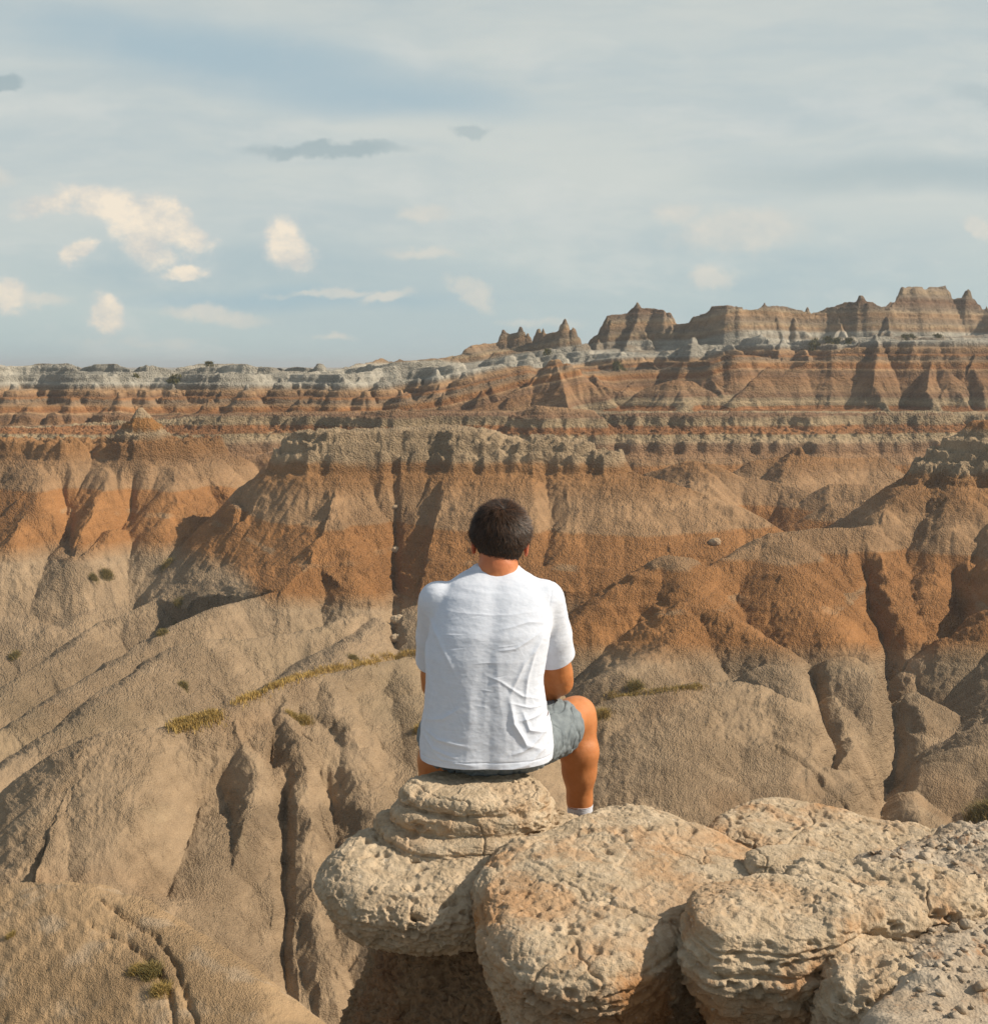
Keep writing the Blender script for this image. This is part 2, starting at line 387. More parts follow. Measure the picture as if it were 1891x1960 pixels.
# ---- left mesa
ridge([(-80, 842, 139), (0, 838, 138), (130, 838, 136), (145, 850, 136)], s=.95, r=.5, w=2.2)
ridge([(165, 856, 140), (215, 838, 138), (272, 832, 136), (330, 838, 137), (352, 850, 138)], s=.95, r=.5, w=2.0)
ridge([(228, 824, 138), (262, 800, 137), (272, 776, 137), (284, 790, 137), (300, 808, 137), (312, 822, 137)], s=1.5, r=.3)
ridge([(345, 850, 142), (400, 845, 143), (425, 862, 143)], s=1., r=.4, w=1.5)
ridge([(352, 850, 138), (385, 895, 135), (425, 935, 132), (455, 975, 129)], s=.9, r=1.0)
face([(-80, 866, 137), (150, 868, 136), (118, 1050, 119), (-80, 1055, 119)])
face([(165, 872, 137.5), (355, 868, 136), (455, 975, 128), (330, 1050, 119.5), (160, 1055, 118.5)])
ridge([(60, 850, 135), (75, 930, 126), (30, 1030, 116)], s=.85, r=.6)
ridge([(215, 850, 135), (205, 930, 127), (150, 1030, 116)], s=.9, r=.4)
ridge([(310, 850, 135), (330, 930, 127), (320, 990, 122)], s=.85, r=.6)
ridge([(480, 862, 148), (560, 850, 146), (620, 846, 148)], s=.9, r=.5, w=1)
ridge([(520, 860, 146), (510, 920, 138), (500, 950, 134)], s=.9, r=.8)
ridge([(425, 865, 145), (440, 920, 136)], s=.8, r=1)
ribs([(-60, 868, 136), (130, 866, 135)], 8, 15, k=.74, side=-1, r=.3, drop=.5)
ribs([(180, 866, 136), (350, 866, 136)], 8, 14, k=.74, side=-1, r=.3, drop=.5)
# ---- left lower mounds
ridge([(-60, 1085, 123), (30, 1068, 122), (110, 1064, 121), (200, 1078, 120), (265, 1095, 118), (330, 1118, 116)], s=.6, r=2.5)
ridge([(30, 1068, 122), (40, 1120, 115), (20, 1200, 106), (-20, 1260, 100)], s=.55, r=2)
ridge([(200, 1078, 120), (200, 1130, 114), (150, 1200, 106)], s=.55, r=2)
ridge([(-60, 1170, 108), (20, 1180, 107), (90, 1200, 105)], s=.6, r=2)
# ---- central butte
ridge([(585, 868, 124), (600, 832, 122), (640, 824, 121), (720, 826, 122), (800, 818, 123), (850, 811, 124), (890, 822, 122), (940, 836, 121)], s=.98, r=.5, w=1.8)
ridge([(940, 836, 121), (1040, 838, 120), (1100, 848, 119), (1150, 866, 118)], s=.98, r=.5, w=1.6)
ridge([(575, 872, 122), (545, 882, 122), (430, 1005, 119.5), (352, 1095, 112.5), (300, 1148, 109)], s=1.35, r=.3)
face([(612, 872, 120), (545, 882, 122), (430, 1005, 119.5), (636, 985, 108.5), (640, 935, 113.2)])
face([(430, 1005, 119.5), (352, 1095, 112.5), (600, 1075, 100), (636, 985, 108.5)])
face([(352, 1095, 112.5), (300, 1148, 109), (540, 1130, 95), (600, 1075, 100)])
ridge([(618, 872, 120), (640, 940, 113), (636, 985, 108.5), (600, 1075, 100), (540, 1130, 95)], s=.95, r=.25, sl=.9, sr=1.3)
ridge([(636, 985, 108.5), (670, 1060, 102), (680, 1120, 97)], s=.85, r=1.2)
ridge([(860, 872, 119), (850, 930, 114.5), (835, 1000, 109), (810, 1100, 101), (790, 1170, 96)], s=.9, r=.3)
face([(640, 935, 113), (618, 872, 119.5), (700, 874, 119.5), (756, 890, 121), (757, 1170, 100), (680, 1140, 96.5), (600, 1075, 100), (636, 985, 108.5)])
face([(860, 872, 119), (820, 874, 119.5), (758, 890, 121), (758, 1170, 100), (800, 1150, 97)])
face([(860, 872, 119), (800, 1150, 97), (1120, 1130, 95), (1150, 866, 118), (1000, 864, 118.5)])
face([(1150, 866, 118), (1120, 1130, 95), (1250, 1115, 95), (1400, 1066, 100.5), (1480, 1012, 108), (1390, 962, 111.5), (1300, 938, 114)])
ridge([(1150, 866, 118), (1200, 905, 116), (1300, 938, 114), (1345, 946, 113), (1400, 965, 111), (1480, 1012, 108)], s=.72, r=2)
ridge([(1300, 938, 114), (1290, 1000, 106.5), (1250, 1060, 100)], s=.7, r=.8)
ribs([(1150, 866, 118), (1300, 938, 114), (1400, 965, 111), (1480, 1012, 108)], 7, 14, k=.66, side=-1, r=.25)
ribs([(690, 876, 119), (1100, 872, 117)], 8, 16, k=.83, side=-1, r=.2, drop=1.5)
# hills behind right
ridge([(1250, 900, 136), (1300, 884, 134), (1330, 874, 133), (1350, 882, 132), (1385, 896, 131), (1420, 912, 130), (1470, 918, 129), (1520, 930, 127), (1590, 965, 123)], s=.8, r=.9)
ridge([(1330, 874, 133), (1340, 920, 127), (1330, 960, 121)], s=.75, r=1.2)
ridge([(1440, 880, 140), (1490, 870, 141), (1528, 853, 140), (1545, 866, 140), (1600, 872, 142), (1680, 868, 144)], s=.85, r=.5)
ridge([(1528, 853, 140), (1510, 900, 133), (1520, 960, 124)], s=.8, r=.8)
ridge([(1560, 945, 126), (1600, 924, 124), (1650, 925, 123), (1700, 935, 122), (1760, 900, 124)], s=.7, r=1.2)
ridge([(1560, 990, 114), (1600, 962, 115), (1640, 956, 115), (1690, 966, 113)], s=.7, r=1.2)
# ---- right butte
ridge([(1800, 868, 108), (1830, 858, 107), (1860, 838, 108), (1880, 810, 108), (1890, 800, 108), (1910, 815, 108), (1960, 830, 108), (2100, 840, 106)], s=.98, r=.4, w=1.)
ridge([(1800, 868, 108), (1770, 890, 106), (1720, 950, 101), (1680, 1000, 98), (1640, 1010, 97), (1600, 1010, 96), (1530, 1015, 95), (1480, 1022, 94), (1440, 1045, 92), (1400, 1066, 90), (1370, 1082, 89)], s=.85, r=1.2)
ridge([(1840, 870, 106), (1830, 980, 97), (1790, 1120, 88), (1760, 1250, 80)], s=.85, r=1.6)
ridge([(1370, 1082, 89), (1345, 1084, 88), (1310, 1066, 88), (1280, 1062, 88), (1240, 1090, 86), (1180, 1130, 84), (1120, 1180, 81)], s=.75, r=1.0)
ridge([(1290, 1064, 87), (1330, 1140, 81), (1310, 1160, 79), (1260, 1200, 76)], s=.8, r=1)
ridge([(1310, 1155, 79), (1380, 1170, 77), (1440, 1210, 74), (1500, 1260, 70), (1520, 1300, 66)], s=.8, r=1)
ridge([(1310, 1155, 79), (1290, 1230, 72), (1200, 1280, 68)], s=.75, r=1.2)
ridge([(1490, 1024, 93), (1520, 1110, 85), (1590, 1200, 78), (1650, 1240, 75)], s=.75, r=2.2)
ridge([(1640, 1010, 96), (1660, 1120, 87), (1690, 1200, 81)], s=.7, r=2)
# tan mound in the middle right and its lobes
ridge([(1080, 1430, 51), (1150, 1378, 52), (1225, 1338, 53), (1300, 1318, 53.5), (1400, 1310, 54), (1470, 1335, 53), (1540, 1395, 51), (1620, 1480, 48.5), (1690, 1560, 46), (1740, 1640, 43)], s=.95, r=3.2)
ridge([(1300, 1318, 53.5), (1280, 1450, 47), (1260, 1560, 43)], s=.7, r=3)
ridge([(1400, 1310, 54), (1460, 1430, 49), (1500, 1560, 44)], s=.7, r=3)
ridge([(1560, 1275, 70), (1620, 1258, 70), (1680, 1290, 67), (1700, 1370, 62), (1680, 1450, 58)], s=.8, r=2.2)
ridge([(1480, 1275, 67), (1540, 1330, 62), (1590, 1400, 58)], s=.8, r=1.6)
ribs([(1840, 870, 106), (1770, 890, 106), (1720, 950, 101), (1680, 1000, 98)], 7, 14, k=.68, side=1, r=.3)
ribs([(1640, 1010, 97), (1530, 1015, 95), (1440, 1045, 92), (1370, 1082, 89)], 6, 12, k=.64, side=1, r=.35)
ribs([(1310, 1066, 88), (1240, 1090, 86), (1120, 1180, 81)], 5, 9, k=.62, side=1, r=.3)
ribs([(1150, 1378, 52), (1300, 1318, 53.5), (1400, 1310, 54), (1540, 1395, 51), (1690, 1560, 46)], 4.5, 8, k=.72, side=-1, r=.5, drop=.5)
# right slope coming down towards the camera
ridge([(2080, 900, 96), (2140, 1080, 78), (2140, 1250, 64), (2060, 1400, 55), (2000, 1540, 48), (1980, 1700, 42)], s=.78, r=3)
ridge([(2140, 1080, 78), (1960, 1150, 78), (1860, 1240, 74)], s=.7, r=2)
ridge([(2100, 1330, 59), (1930, 1400, 56), (1800, 1480, 53)], s=.7, r=2)
# ---- middle left: parallel ridges running down to the left
ridge([(352, 1098, 112.5), (300, 1148, 109), (200, 1188, 105), (100, 1262, 96), (0, 1335, 88), (-80, 1390, 82)], s=.8, r=.8)
ridge([(540, 1130, 95.5), (460, 1150, 94), (390, 1172, 91), (320, 1205, 88), (250, 1250, 84), (150, 1310, 78), (60, 1370, 73), (-60, 1440, 68)], s=.75, r=.9)
ridge([(700, 1165, 95), (640, 1190, 92), (540, 1214, 89), (430, 1222, 86.5), (340, 1240, 83), (250, 1300, 77), (170, 1370, 71), (90, 1420, 67), (0, 1475, 63), (-80, 1520, 60)], s=.72, r=1.2)
ridge([(752, 1175, 96), (700, 1210, 88), (640, 1250, 82), (560, 1300, 76)], s=.65, r=1.5)
ridge([(800, 1160, 96), (830, 1230, 86), (860, 1300, 76)], s=.7, r=1.5)
ridge([(1000, 1270, 62), (880, 1258, 59), (800, 1262, 56), (700, 1275, 52), (610, 1292, 49), (520, 1325, 46.5), (450, 1352, 44.5), (380, 1378, 43), (300, 1395, 42), (225, 1406, 41), (175, 1430, 40), (140, 1480, 38.5), (95, 1590, 35.5), (50, 1680, 33.5), (20, 1750, 32)], s=1.0, r=1.4, sl=1.45, sr=1.0)
ribs([(300, 1148, 109), (200, 1188, 105), (100, 1262, 96), (0, 1335, 88)], 7, 9, k=.62, side=-1, r=.4)
ribs([(300, 1148, 109), (200, 1188, 105), (100, 1262, 96), (0, 1335, 88)], 6, 8, k=.6, side=1, r=.4)
ribs([(460, 1150, 94), (320, 1205, 88), (250, 1250, 84), (150, 1310, 78), (60, 1370, 73), (-60, 1440, 68)], 5, 8, k=.58, side=1, r=.35, fwd=.5)
ribs([(640, 1190, 92), (540, 1214, 89), (430, 1222, 86.5), (340, 1240, 83), (250, 1300, 77), (170, 1370, 71), (90, 1420, 67), (0, 1475, 63)], 5.5, 10, k=.56, side=1, r=.4, fwd=.5)
ribs([(800, 1262, 56), (610, 1292, 49), (520, 1325, 46.5), (450, 1352, 44.5)], 2.6, 6, k=.85, side=1, r=.25, drop=.2)
# fluted front of that ridge
ridge([(225, 1406, 41), (240, 1520, 37), (225, 1650, 34), (210, 1760, 32)], s=1.15, r=4.0)
ridge([(450, 1352, 44.5), (480, 1450, 41), (490, 1500, 39.5), (455, 1610, 36.5), (432, 1710, 34.5), (440, 1800, 33), (480, 1900, 31.2), (520, 1990, 29.6)], s=1.0, r=.12, sl=1.0, sr=.85)
face([(160, 1440, 40), (225, 1406, 41), (300, 1395, 42), (345, 1480, 39.5), (325, 1570, 37), (285, 1745, 33), (180, 1760, 31.8), (60, 1720, 32), (95, 1590, 35.3)])
face([(300, 1395, 42), (380, 1378, 43), (450, 1352, 44.5), (470, 1430, 42), (420, 1460, 41.2), (345, 1480, 39.5)])
ridge([(540, 1318, 47), (575, 1430, 42), (600, 1560, 38.5), (600, 1700, 35.5), (620, 1830, 33), (630, 1960, 31)], s=1.2, r=.4)
ridge([(610, 1292, 49), (670, 1400, 44), (700, 1520, 40), (720, 1640, 37), (760, 1760, 34)], s=1.15, r=.8)
ridge([(760, 1266, 54), (820, 1400, 46), (860, 1560, 40)], s=1.0, r=1.6)
face([(540, 1318, 47), (450, 1352, 44.5), (480, 1450, 41), (490, 1500, 39.5), (455, 1610, 36.5), (432, 1710, 34.5), (440, 1800, 33), (480, 1900, 31.2), (630, 1960, 31), (620, 1830, 33), (600, 1700, 35.5), (600, 1560, 38.5), (575, 1430, 42)], dz=-.25)
face([(450, 1352, 44.5), (300, 1395, 42), (345, 1480, 39.5), (325, 1570, 37), (285, 1745, 33), (440, 1800, 33), (432, 1710, 34.5), (455, 1610, 36.5), (490, 1500, 39.5), (480, 1450, 41)], dz=-1.1)
for q in ([(480, 1450, 41), (490, 1500, 39.5), (600, 1560, 38.5), (575, 1430, 42)], [(490, 1500, 39.5), (455, 1610, 36.5), (600, 1700, 35.5), (600, 1560, 38.5)],
          [(455, 1610, 36.5), (432, 1710, 34.5), (440, 1800, 33), (620, 1830, 33), (600, 1700, 35.5)], [(440, 1800, 33), (520, 1990, 29.6), (640, 1990, 30.5), (620, 1830, 33)]): face(q, dz=-.5)
face([(575, 1430, 42), (600, 1560, 38.5), (600, 1700, 35.5), (620, 1830, 33), (760, 1760, 34), (720, 1640, 37), (700, 1520, 40), (670, 1400, 44), (610, 1292, 49), (540, 1318, 47)], dz=-.35)
face([(610, 1292, 49), (670, 1400, 44), (700, 1520, 40), (720, 1640, 37), (860, 1560, 40), (820, 1400, 46), (760, 1266, 54)], dz=-.5)
ridge([(900, 1260, 58), (960, 1400, 49), (1040, 1560, 42)], s=.9, r=2)
# near mound lower left
ridge([(-200, 1760, 15), (-60, 1722, 14.4), (60, 1706, 13.8), (150, 1704, 13.3), (215, 1725, 12.9), (300, 1785, 12.3), (390, 1850, 11.6), (470, 1915, 11), (560, 2010, 10.2)], s=.95, r=1.8, sl=2.8, sr=.9)
# off-frame hills to the right that shade the gully
ridge([Vector((47, 70, -9)), Vector((44, 50, -6)), Vector((38, 36, -4))], s=1.0, r=3, raw=True)

# ---- placed gullies
gully([(755, 880), (758, 950), (757, 1040), (755, 1130), (752, 1180), (760, 1235)], .8, .8)
gully([(705, 900), (735, 960), (757, 1000)], .9, 1.6)
gully([(480, 900), (455, 940), (470, 960), (462, 980)], .8, 1.0)
gully([(255, 890), (250, 960), (190, 1010), (150, 1040)], 1.0, 1.2)
gully([(120, 890), (128, 980), (135, 1045)], 1.0, 1.3)
gully([(1045, 880), (1060, 980), (1040, 1060)], .8, 1.6)
gully([(1820, 1060), (1845, 1150), (1800, 1210), (1705, 1225)], 1.2, 1.4)
gully([(1655, 1050), (1665, 1130), (1700, 1200), (1705, 1290), (1722, 1380), (1700, 1450), (1690, 1500), (1705, 1570)], 1.6, 1.5)
gully([(1555, 1270), (1575, 1330), (1600, 1390), (1590, 1440), (1650, 1465)], 1.0, .8)
gully([(545, 1500), (548, 1560), (543, 1600), (547, 1720), (541, 1790), (545, 1850), (549, 1900), (545, 1955)], .45, .42)
gully([(380, 1490), (350, 1570), (318, 1650), (295, 1750)], .9, 1.6)
gully([(630, 1480), (640, 1560), (650, 1640)], .6, .8)
gully([(355, 1150), (330, 1190), (300, 1225)], .8, 1.0)
gully([(170, 1770), (240, 1800), (300, 1850), (325, 1900), (335, 1958)], .05, .05)
gully([(190, 1722), (290, 1790), (340, 1850), (350, 1900), (380, 1958)], .05, .05)
gully([(1490, 1430), (1560, 1480), (1630, 1560)], .2, .3)

# ---- terraces: hard beds stand as ledges
mid = sstep(141, 148, TY)
ter_near = np.interp(H, [-60, -11.5, -10.0, -9.3, -8.7, -8.2, -7.7, -7.3, -6.2, 60], [-60, -11.6, -10.7, -9.2, -9.0, -8.1, -7.9, -6.9, -6.4, 60])
ter_far = np.interp(H, [-60, -11.8, -10.6, -9.6, -8.1, -7.5, -6.6, -6.0, 60], [-60, -11.9, -11.4, -9.2, -8.2, -7.0, -6.5, -6.0, 60])
lzn = fbm2(XX / 30, TY / 30, 2, 40) * .25
Hh = (ter_near * (1 - mid) + ter_far * mid).astype(F32)
ledge_on = sstep(96, 104, TY)
H = np.where(ledge_on > 0, H + ledge_on * (Hh - H), H)

# ---- erosion: gullies that follow the fall line, in octaves
def grad(h):
    hx = np.gradient(h, TX.astype(F32), axis=1) / TY
    hy = np.gradient(h, YR.astype(F32), axis=0) - TX[None, :].astype(F32) * hx
    return hx, hy
def blur(h, n):
    for _ in range(n):
        h = h.copy(); h[1:-1] = (h[:-2] + h[1:-1] * 2 + h[2:]) / 4; h[:, 1:-1] = (h[:, :-2] + h[:, 1:-1] * 2 + h[:, 2:]) / 4
    return h
def erode(h, lam, amp, seed, r0, r1, nb=2):
    """one octave on the rows between distances r0 and r1"""
    a, b = np.searchsorted(YR, [r0, r1]); S = slice(a, b)
    gx, gy = grad(blur(h, nb)); gx = gx[S]; gy = gy[S]
    m = np.sqrt(gx * gx + gy * gy) + 1e-4
    dx = -gy / m; dy = gx / m
    px = XX[S] / lam; py = TY[S] / lam
    ix = np.floor(px); iy = np.floor(py); fx = px - ix; fy = py - iy; ix = ix.astype(np.int32); iy = iy.astype(np.int32)
    sw = np.zeros_like(px); sc = sw.copy()
    for i in (-1, 0, 1):
        for j in (-1, 0, 1):
            hh = h2(ix + i, iy + j, seed)
            vx = fx - i - (hh & np.uint32(65535)).astype(F32) / 65535; vy = fy - j - (hh >> np.uint32(16)).astype(F32) / 65535
            w = np.exp(-(vx * vx + vy * vy) * 2.2)
            sc += w * np.cos((vx * dx + vy * dy) * F32(6.2831853)); sw += w
    c = sc / sw
    f = np.sqrt(np.clip((1 + c) * .5, 0, 1)) - .75
    fade = sstep(r0, r0 * 1.1, TY[S]) * (1 - sstep(r1 * .93, r1, TY[S]))
    h = h.copy(); h[S] += (amp * lam) * f * np.clip(m, 0, 1.3) * fade
    return h
H = erode(H, 9, .05, 2, 148, 262, 3)
H = erode(H, 8.5, .05, 12, 80, 152, 3)
H = erode(H, 4.0, .11, 32, 146, 262, 2)
H = erode(H, 3.4, .11, 23, 60, 150, 2)
H = erode(H, 3.0, .09, 13, 26, 62, 2)
H = erode(H, 2.0, .12, 4, 140, 262, 1)
H = erode(H, 1.6, .14, 24, 60, 145, 1)
H = erode(H, 1.3, .10, 5, 24, 66, 1)
H = erode(H, 1.0, .12, 34, 140, 262, 1)
H = erode(H, .75, .15, 6, 24, 125, 0)
H = erode(H, .38, .14, 7, 8, 75, 0)
# strata ledges of the far walls (beds 1 to 3 m), cliffs at the beds' own elevation
tilt = 6.5 * sstep(700, 1250, CU + FU * XX / TY) - 4.2
farm = sstep(160, 170, TY) * (1 - sstep(262, 266, TY))
S1 = H - tilt
dz = .20 * np.sin(S1 * 2 * math.pi / 1.3 + 2 * np.sin(S1 * .7)) + .08 * np.sin(S1 * 2 * math.pi / .52)
up = sstep(-4.5, -1, S1)
H += farm * dz * (.25 + .75 * up)
# small ledges in the cream bands
cb = np.exp(-((H + 8.6) / 2.0) ** 2) * sstep(98, 104, TY) * (1 - sstep(161, 164, TY))
f1, f2 = worley2(XX / 1.7 + 3, TY / 1.3, 77)
H += cb * (.30 * np.sin(H * 2 * math.pi / 1.05) * .5 + .12 * np.sin(H * 2 * math.pi / .42 + 3 * fbm2(XX / 3, TY / 3, 2, 56)) + .75 * (.45 - f1) * (1 - mid * .5) + .55 * fbm2(XX / .9, TY / .9, 3, 55))
# loose rough surface
sc_ = np.clip(TY / 90, .12, 1.6)
H0 = H.copy()
H += sc_ * (.07 + .20 * sstep(-.2, .4, fbm2(XX / 9, TY / 9, 2, 61))) * fbm2(XX / (sc_ * 1.3), (TY + 1.3 * H0) / (sc_ * 1.3), 5, 21, .6)
f1, f2 = worley2(XX / (sc_ * .55), (TY + 1.3 * H0) / (sc_ * .55), 31)
H += sc_ * .07 * sstep(-.3, .3, fbm2(XX / 6, TY / 6, 3, 62)) * (f2 - f1 - .3) * (1 - farm * .6)
# broken little ledges in the lower hills
lg = sstep(.05, .4, fbm2(XX / 7, TY / 7, 3, 63)) * (TY < 105)
H += lg * .10 * np.sin(H * 2 * math.pi / .8 + 2.5 * fbm2(XX / 4, TY / 4, 3, 64)) * np.clip(TY / 60, .1, 1.2)
f1 = f2 = None
# ------------------------------------------------------------------ colour of the beds (true albedo, by elevation)
U_ = CU + FU * XX / TY
s_ = H - tilt * sstep(160, 168, TY)
s_ = s_ + 1.7 * sstep(184, 190, TY) * sstep(800, 900, U_) * sstep(1420, 1330, U_)
s_ = s_ + .22 * fbm2(XX / 14, TY / 14, 3, 8) + .07 * fbm2(XX / 1.6, TY / 1.6, 2, 9)
dipn = .25 * np.maximum(80 + 18 * sstep(1000, 800, U_) - TY, 0) + (1.5 + 1.7 * sstep(108, 98, TY)) * sstep(520, 400, U_) * (TY < 160)
def hexc(r, g, b): return np.array([((c / 255) ** 2.2) for c in (r, g, b)])
ORG = (.305, .152, .060); RED = (.255, .122, .052); TAN = (.305, .192, .104); BUF = (.308, .224, .142); CRM = (.34, .252, .157); WHT = (.35, .325, .27); BRN = (.19, .112, .065); GRY = (.235, .18, .125)
def lut(v, tb):
    z = [a for a, b in tb]; return np.stack([np.interp(v, z, [b[k] for a, b in tb]) for k in range(3)], -1).astype(F32)
near_tb = [(-30, BUF), (-21.2, BUF), (-20.4, TAN), (-19.6, ORG), (-15.35, ORG), (-15.15, TAN), (-13.2, TAN), (-12.4, (.27, .16, .08)), (-11.3, (.27, .145, .062)), (-9.9, (.27, .145, .062)), (-9.55, CRM), (-6.6, CRM), (-6.2, CRM), (-5.7, ORG), (-4.6, ORG), (-4.2, CRM), (5, CRM)]
far_tb = [(-30, BUF), (-15.6, ORG), (-13, ORG), (-12.6, TAN), (-11.5, (.27, .16, .085)), (-10.4, (.27, .17, .10)), (-10.0, CRM), (-9.1, (.31, .235, .14)), (-8.95, RED), (-8.2, RED), (-8.05, (.30, .225, .135)), (-7.1, (.31, .235, .145)), (-6.8, BRN), (-5.6, TAN), (-5.0, (.25, .145, .075)), (-4.0, (.25, .14, .068)), (-3.8, BRN), (-2.8, TAN), (-2.6, RED), (-2.0, ORG), (-1.7, TAN), (-.9, GRY), (-.7, ORG), (-.3, BRN), (-.1, TAN), (.4, TAN), (.8, GRY), (1.2, WHT), (4.4, WHT), (4.7, GRY), (5.4, TAN), (5.6, CRM), (6.0, CRM), (6.3, GRY), (8.2, TAN), (8.6, CRM), (9, GRY), (11, BRN), (12, GRY), (13, CRM), (13.5, GRY), (40, GRY)]
farw = sstep(142, 146, TY)[..., None]
alb = lut(s_ - dipn, near_tb) * (1 - farw) + lut(s_, far_tb) * farw
ln = perlin1(s_ * 2.3, 1) * .5 + perlin1(s_ * 6.1, 2) * .5
wn = sstep(-.05, .25, fbm2(XX / 16, H / 3, 3, 88)) * (TY > 195) * sstep(900, 1100, U_); wm = wn * sstep(1.0, 1.3, s_) * sstep(4.6, 4.3, s_)
alb += (.75 * wm)[..., None] * (np.array(GRY, F32) - alb)
bandk = (.13 + .34 * sstep(150, 170, TY))
alb *= (1 + bandk * ln)[..., None]
pale = sstep(-.1, .4, fbm2(XX / 9, TY / 9, 3, 93)) * sstep(.25, .6, perlin1(s_ * 3.4 + 9, 5)) * farw[..., 0] * sstep(-6, -4, s_)
alb += (.35 * pale)[..., None] * (np.array(CRM, F32) - alb)
# thin pale beds and bleached patches of the nearer hills
pn = sstep(.55, .62, perlin1((s_ - dipn) * 1.1 + 31, 6)) * sstep(-.1, .35, fbm2(XX / 5, TY / 5, 3, 90)) * (1 - farw[..., 0])
alb += (.45 * pn)[..., None] * (np.array((.36, .28, .18), F32) - alb)
bl = fbm2(XX / 3.1, TY / 3.1, 4, 70)
alb *= (1 + .14 * bl)[..., None]
gm = sstep(.0, .5, fbm2(XX / 11, TY / 11, 4, 71)) * (TY < 100)
alb += (.30 * gm * sstep(-17, -21, s_ - dipn))[..., None] * (np.array((.205, .165, .10), F32) - alb)
rb = sstep(.1, .5, fbm2(XX / 6, TY / 6, 3, 72)) * (TY < 75)
alb += (.22 * rb)[..., None] * (np.array((.27, .15, .07), F32) - alb)
alb *= 1 + .12 * fbm2(XX / (.12 + TY * .012), (TY + 1.3 * H) / (.12 + TY * .012), 3, 73)[..., None]
nm = sstep(20, 17, TY)[..., None]; alb = alb * (1 - nm) + nm * np.array((.36, .25, .145), F32) * (1 + .22 * fbm2(XX / 1.1, TY / 1.1, 5, 74) )[..., None]
alb += (nm[..., 0] * sstep(.1, .4, fbm2(XX / .6 + 9, TY / .6, 4, 75)) * .5)[..., None] * (np.array((.42, .34, .25), F32) - alb)
tur = (U_ > 222) & (U_ < 325) & (TY > 133) & (TY < 141) & (H > -7.5) & (H < -6.1); alb[tur] = np.array((.30, .15, .05), F32)
alb = np.clip(alb, .03, .7)

m_soil, t, b = material('weathered_clay', .95)
co = t.new('ShaderNodeTexCoord').outputs['Object']
geo = t.attr('albedo')
cam = t.attr('fine', 'Fac')          # size of the crumbs, larger on the far hills
vs = t.vmath('DIVIDE', co, None); dv = vs.node
cmb = t.new('ShaderNodeCombineXYZ')
for i in range(3): t.link(cam, cmb.inputs[i])
t.link(cmb.outputs[0], dv.inputs[1])
n1 = t.noise(vs, 2.6, 6, .68); n2 = t.noise(vs, 13, 4, .65); vo = t.voro(vs, 9.0)
n3 = t.noise(co, .12, 4, .55)
k = t.math('ADD', t.mr(n2, .3, .7, .70, 1.27), t.mr(n1, .3, .7, -.08, .08))
k = t.math('MULTIPLY', k, t.mr(n3, .3, .7, .93, 1.06))
cmul = t.new('ShaderNodeCombineXYZ')
for i in range(3): t.link(k, cmul.inputs[i])
t.link(t.mix(1.0, geo, cmul.outputs[0], 'MULTIPLY'), b.inputs['Base Color'])
hh = t.math('ADD', t.math('MULTIPLY', n1, .9), t.math('MULTIPLY', n2, .35)); hh = t.math('ADD', hh, t.math('MULTIPLY', vo, .35))
hh = t.math('MULTIPLY', hh, t.math('MULTIPLY', cam, t.mr(t.noise(vs, .22, 4, .6), .38, .62, .25, 1.5, True)))
t.link(t.bump(hh, 1.0, .30), b.inputs['Normal'])

V = np.stack([XX, TY, H], -1).reshape(-1, 3)
fine = np.clip(TY / 75, .10, 2.2).ravel()
hills = mesh_np('hills', V, grid_faces(NR, NC), m_soil, attrs={'albedo': alb.reshape(-1, 3), 'fine': fine})
tag(hills, 'eroded badlands hills and mesas in orange, tan and cream bands', kind='structure')
HG = H.copy(); del V, alb, U_
# wide ground sheet under and behind everything, out to the horizon
rr = np.array([1, 40, 200, 800, 3000, 7200.]); th = np.linspace(0, 2 * math.pi, 65)[:-1]
V = [(0, 0, -38)] + [(r * math.cos(a), r * math.sin(a), -38 - (0 if r < 300 else 6)) for r in rr for a in th]
F4 = np.array([(1 + i * 64 + j, 1 + (i + 1) * 64 + j, 1 + (i + 1) * 64 + (j + 1) % 64, 1 + i * 64 + (j + 1) % 64) for i in range(5) for j in range(64)])
F3 = np.array([(0, 1 + j, 1 + (j + 1) % 64) for j in range(64)])
g = mesh_np('ground', np.array(V), [F4, F3], m_soil, attrs={'albedo': np.tile(np.array(BUF), (len(V), 1)), 'fine': np.full(len(V), 2.)})
tag(g, 'pale clay plain around and below the hills', kind='structure')
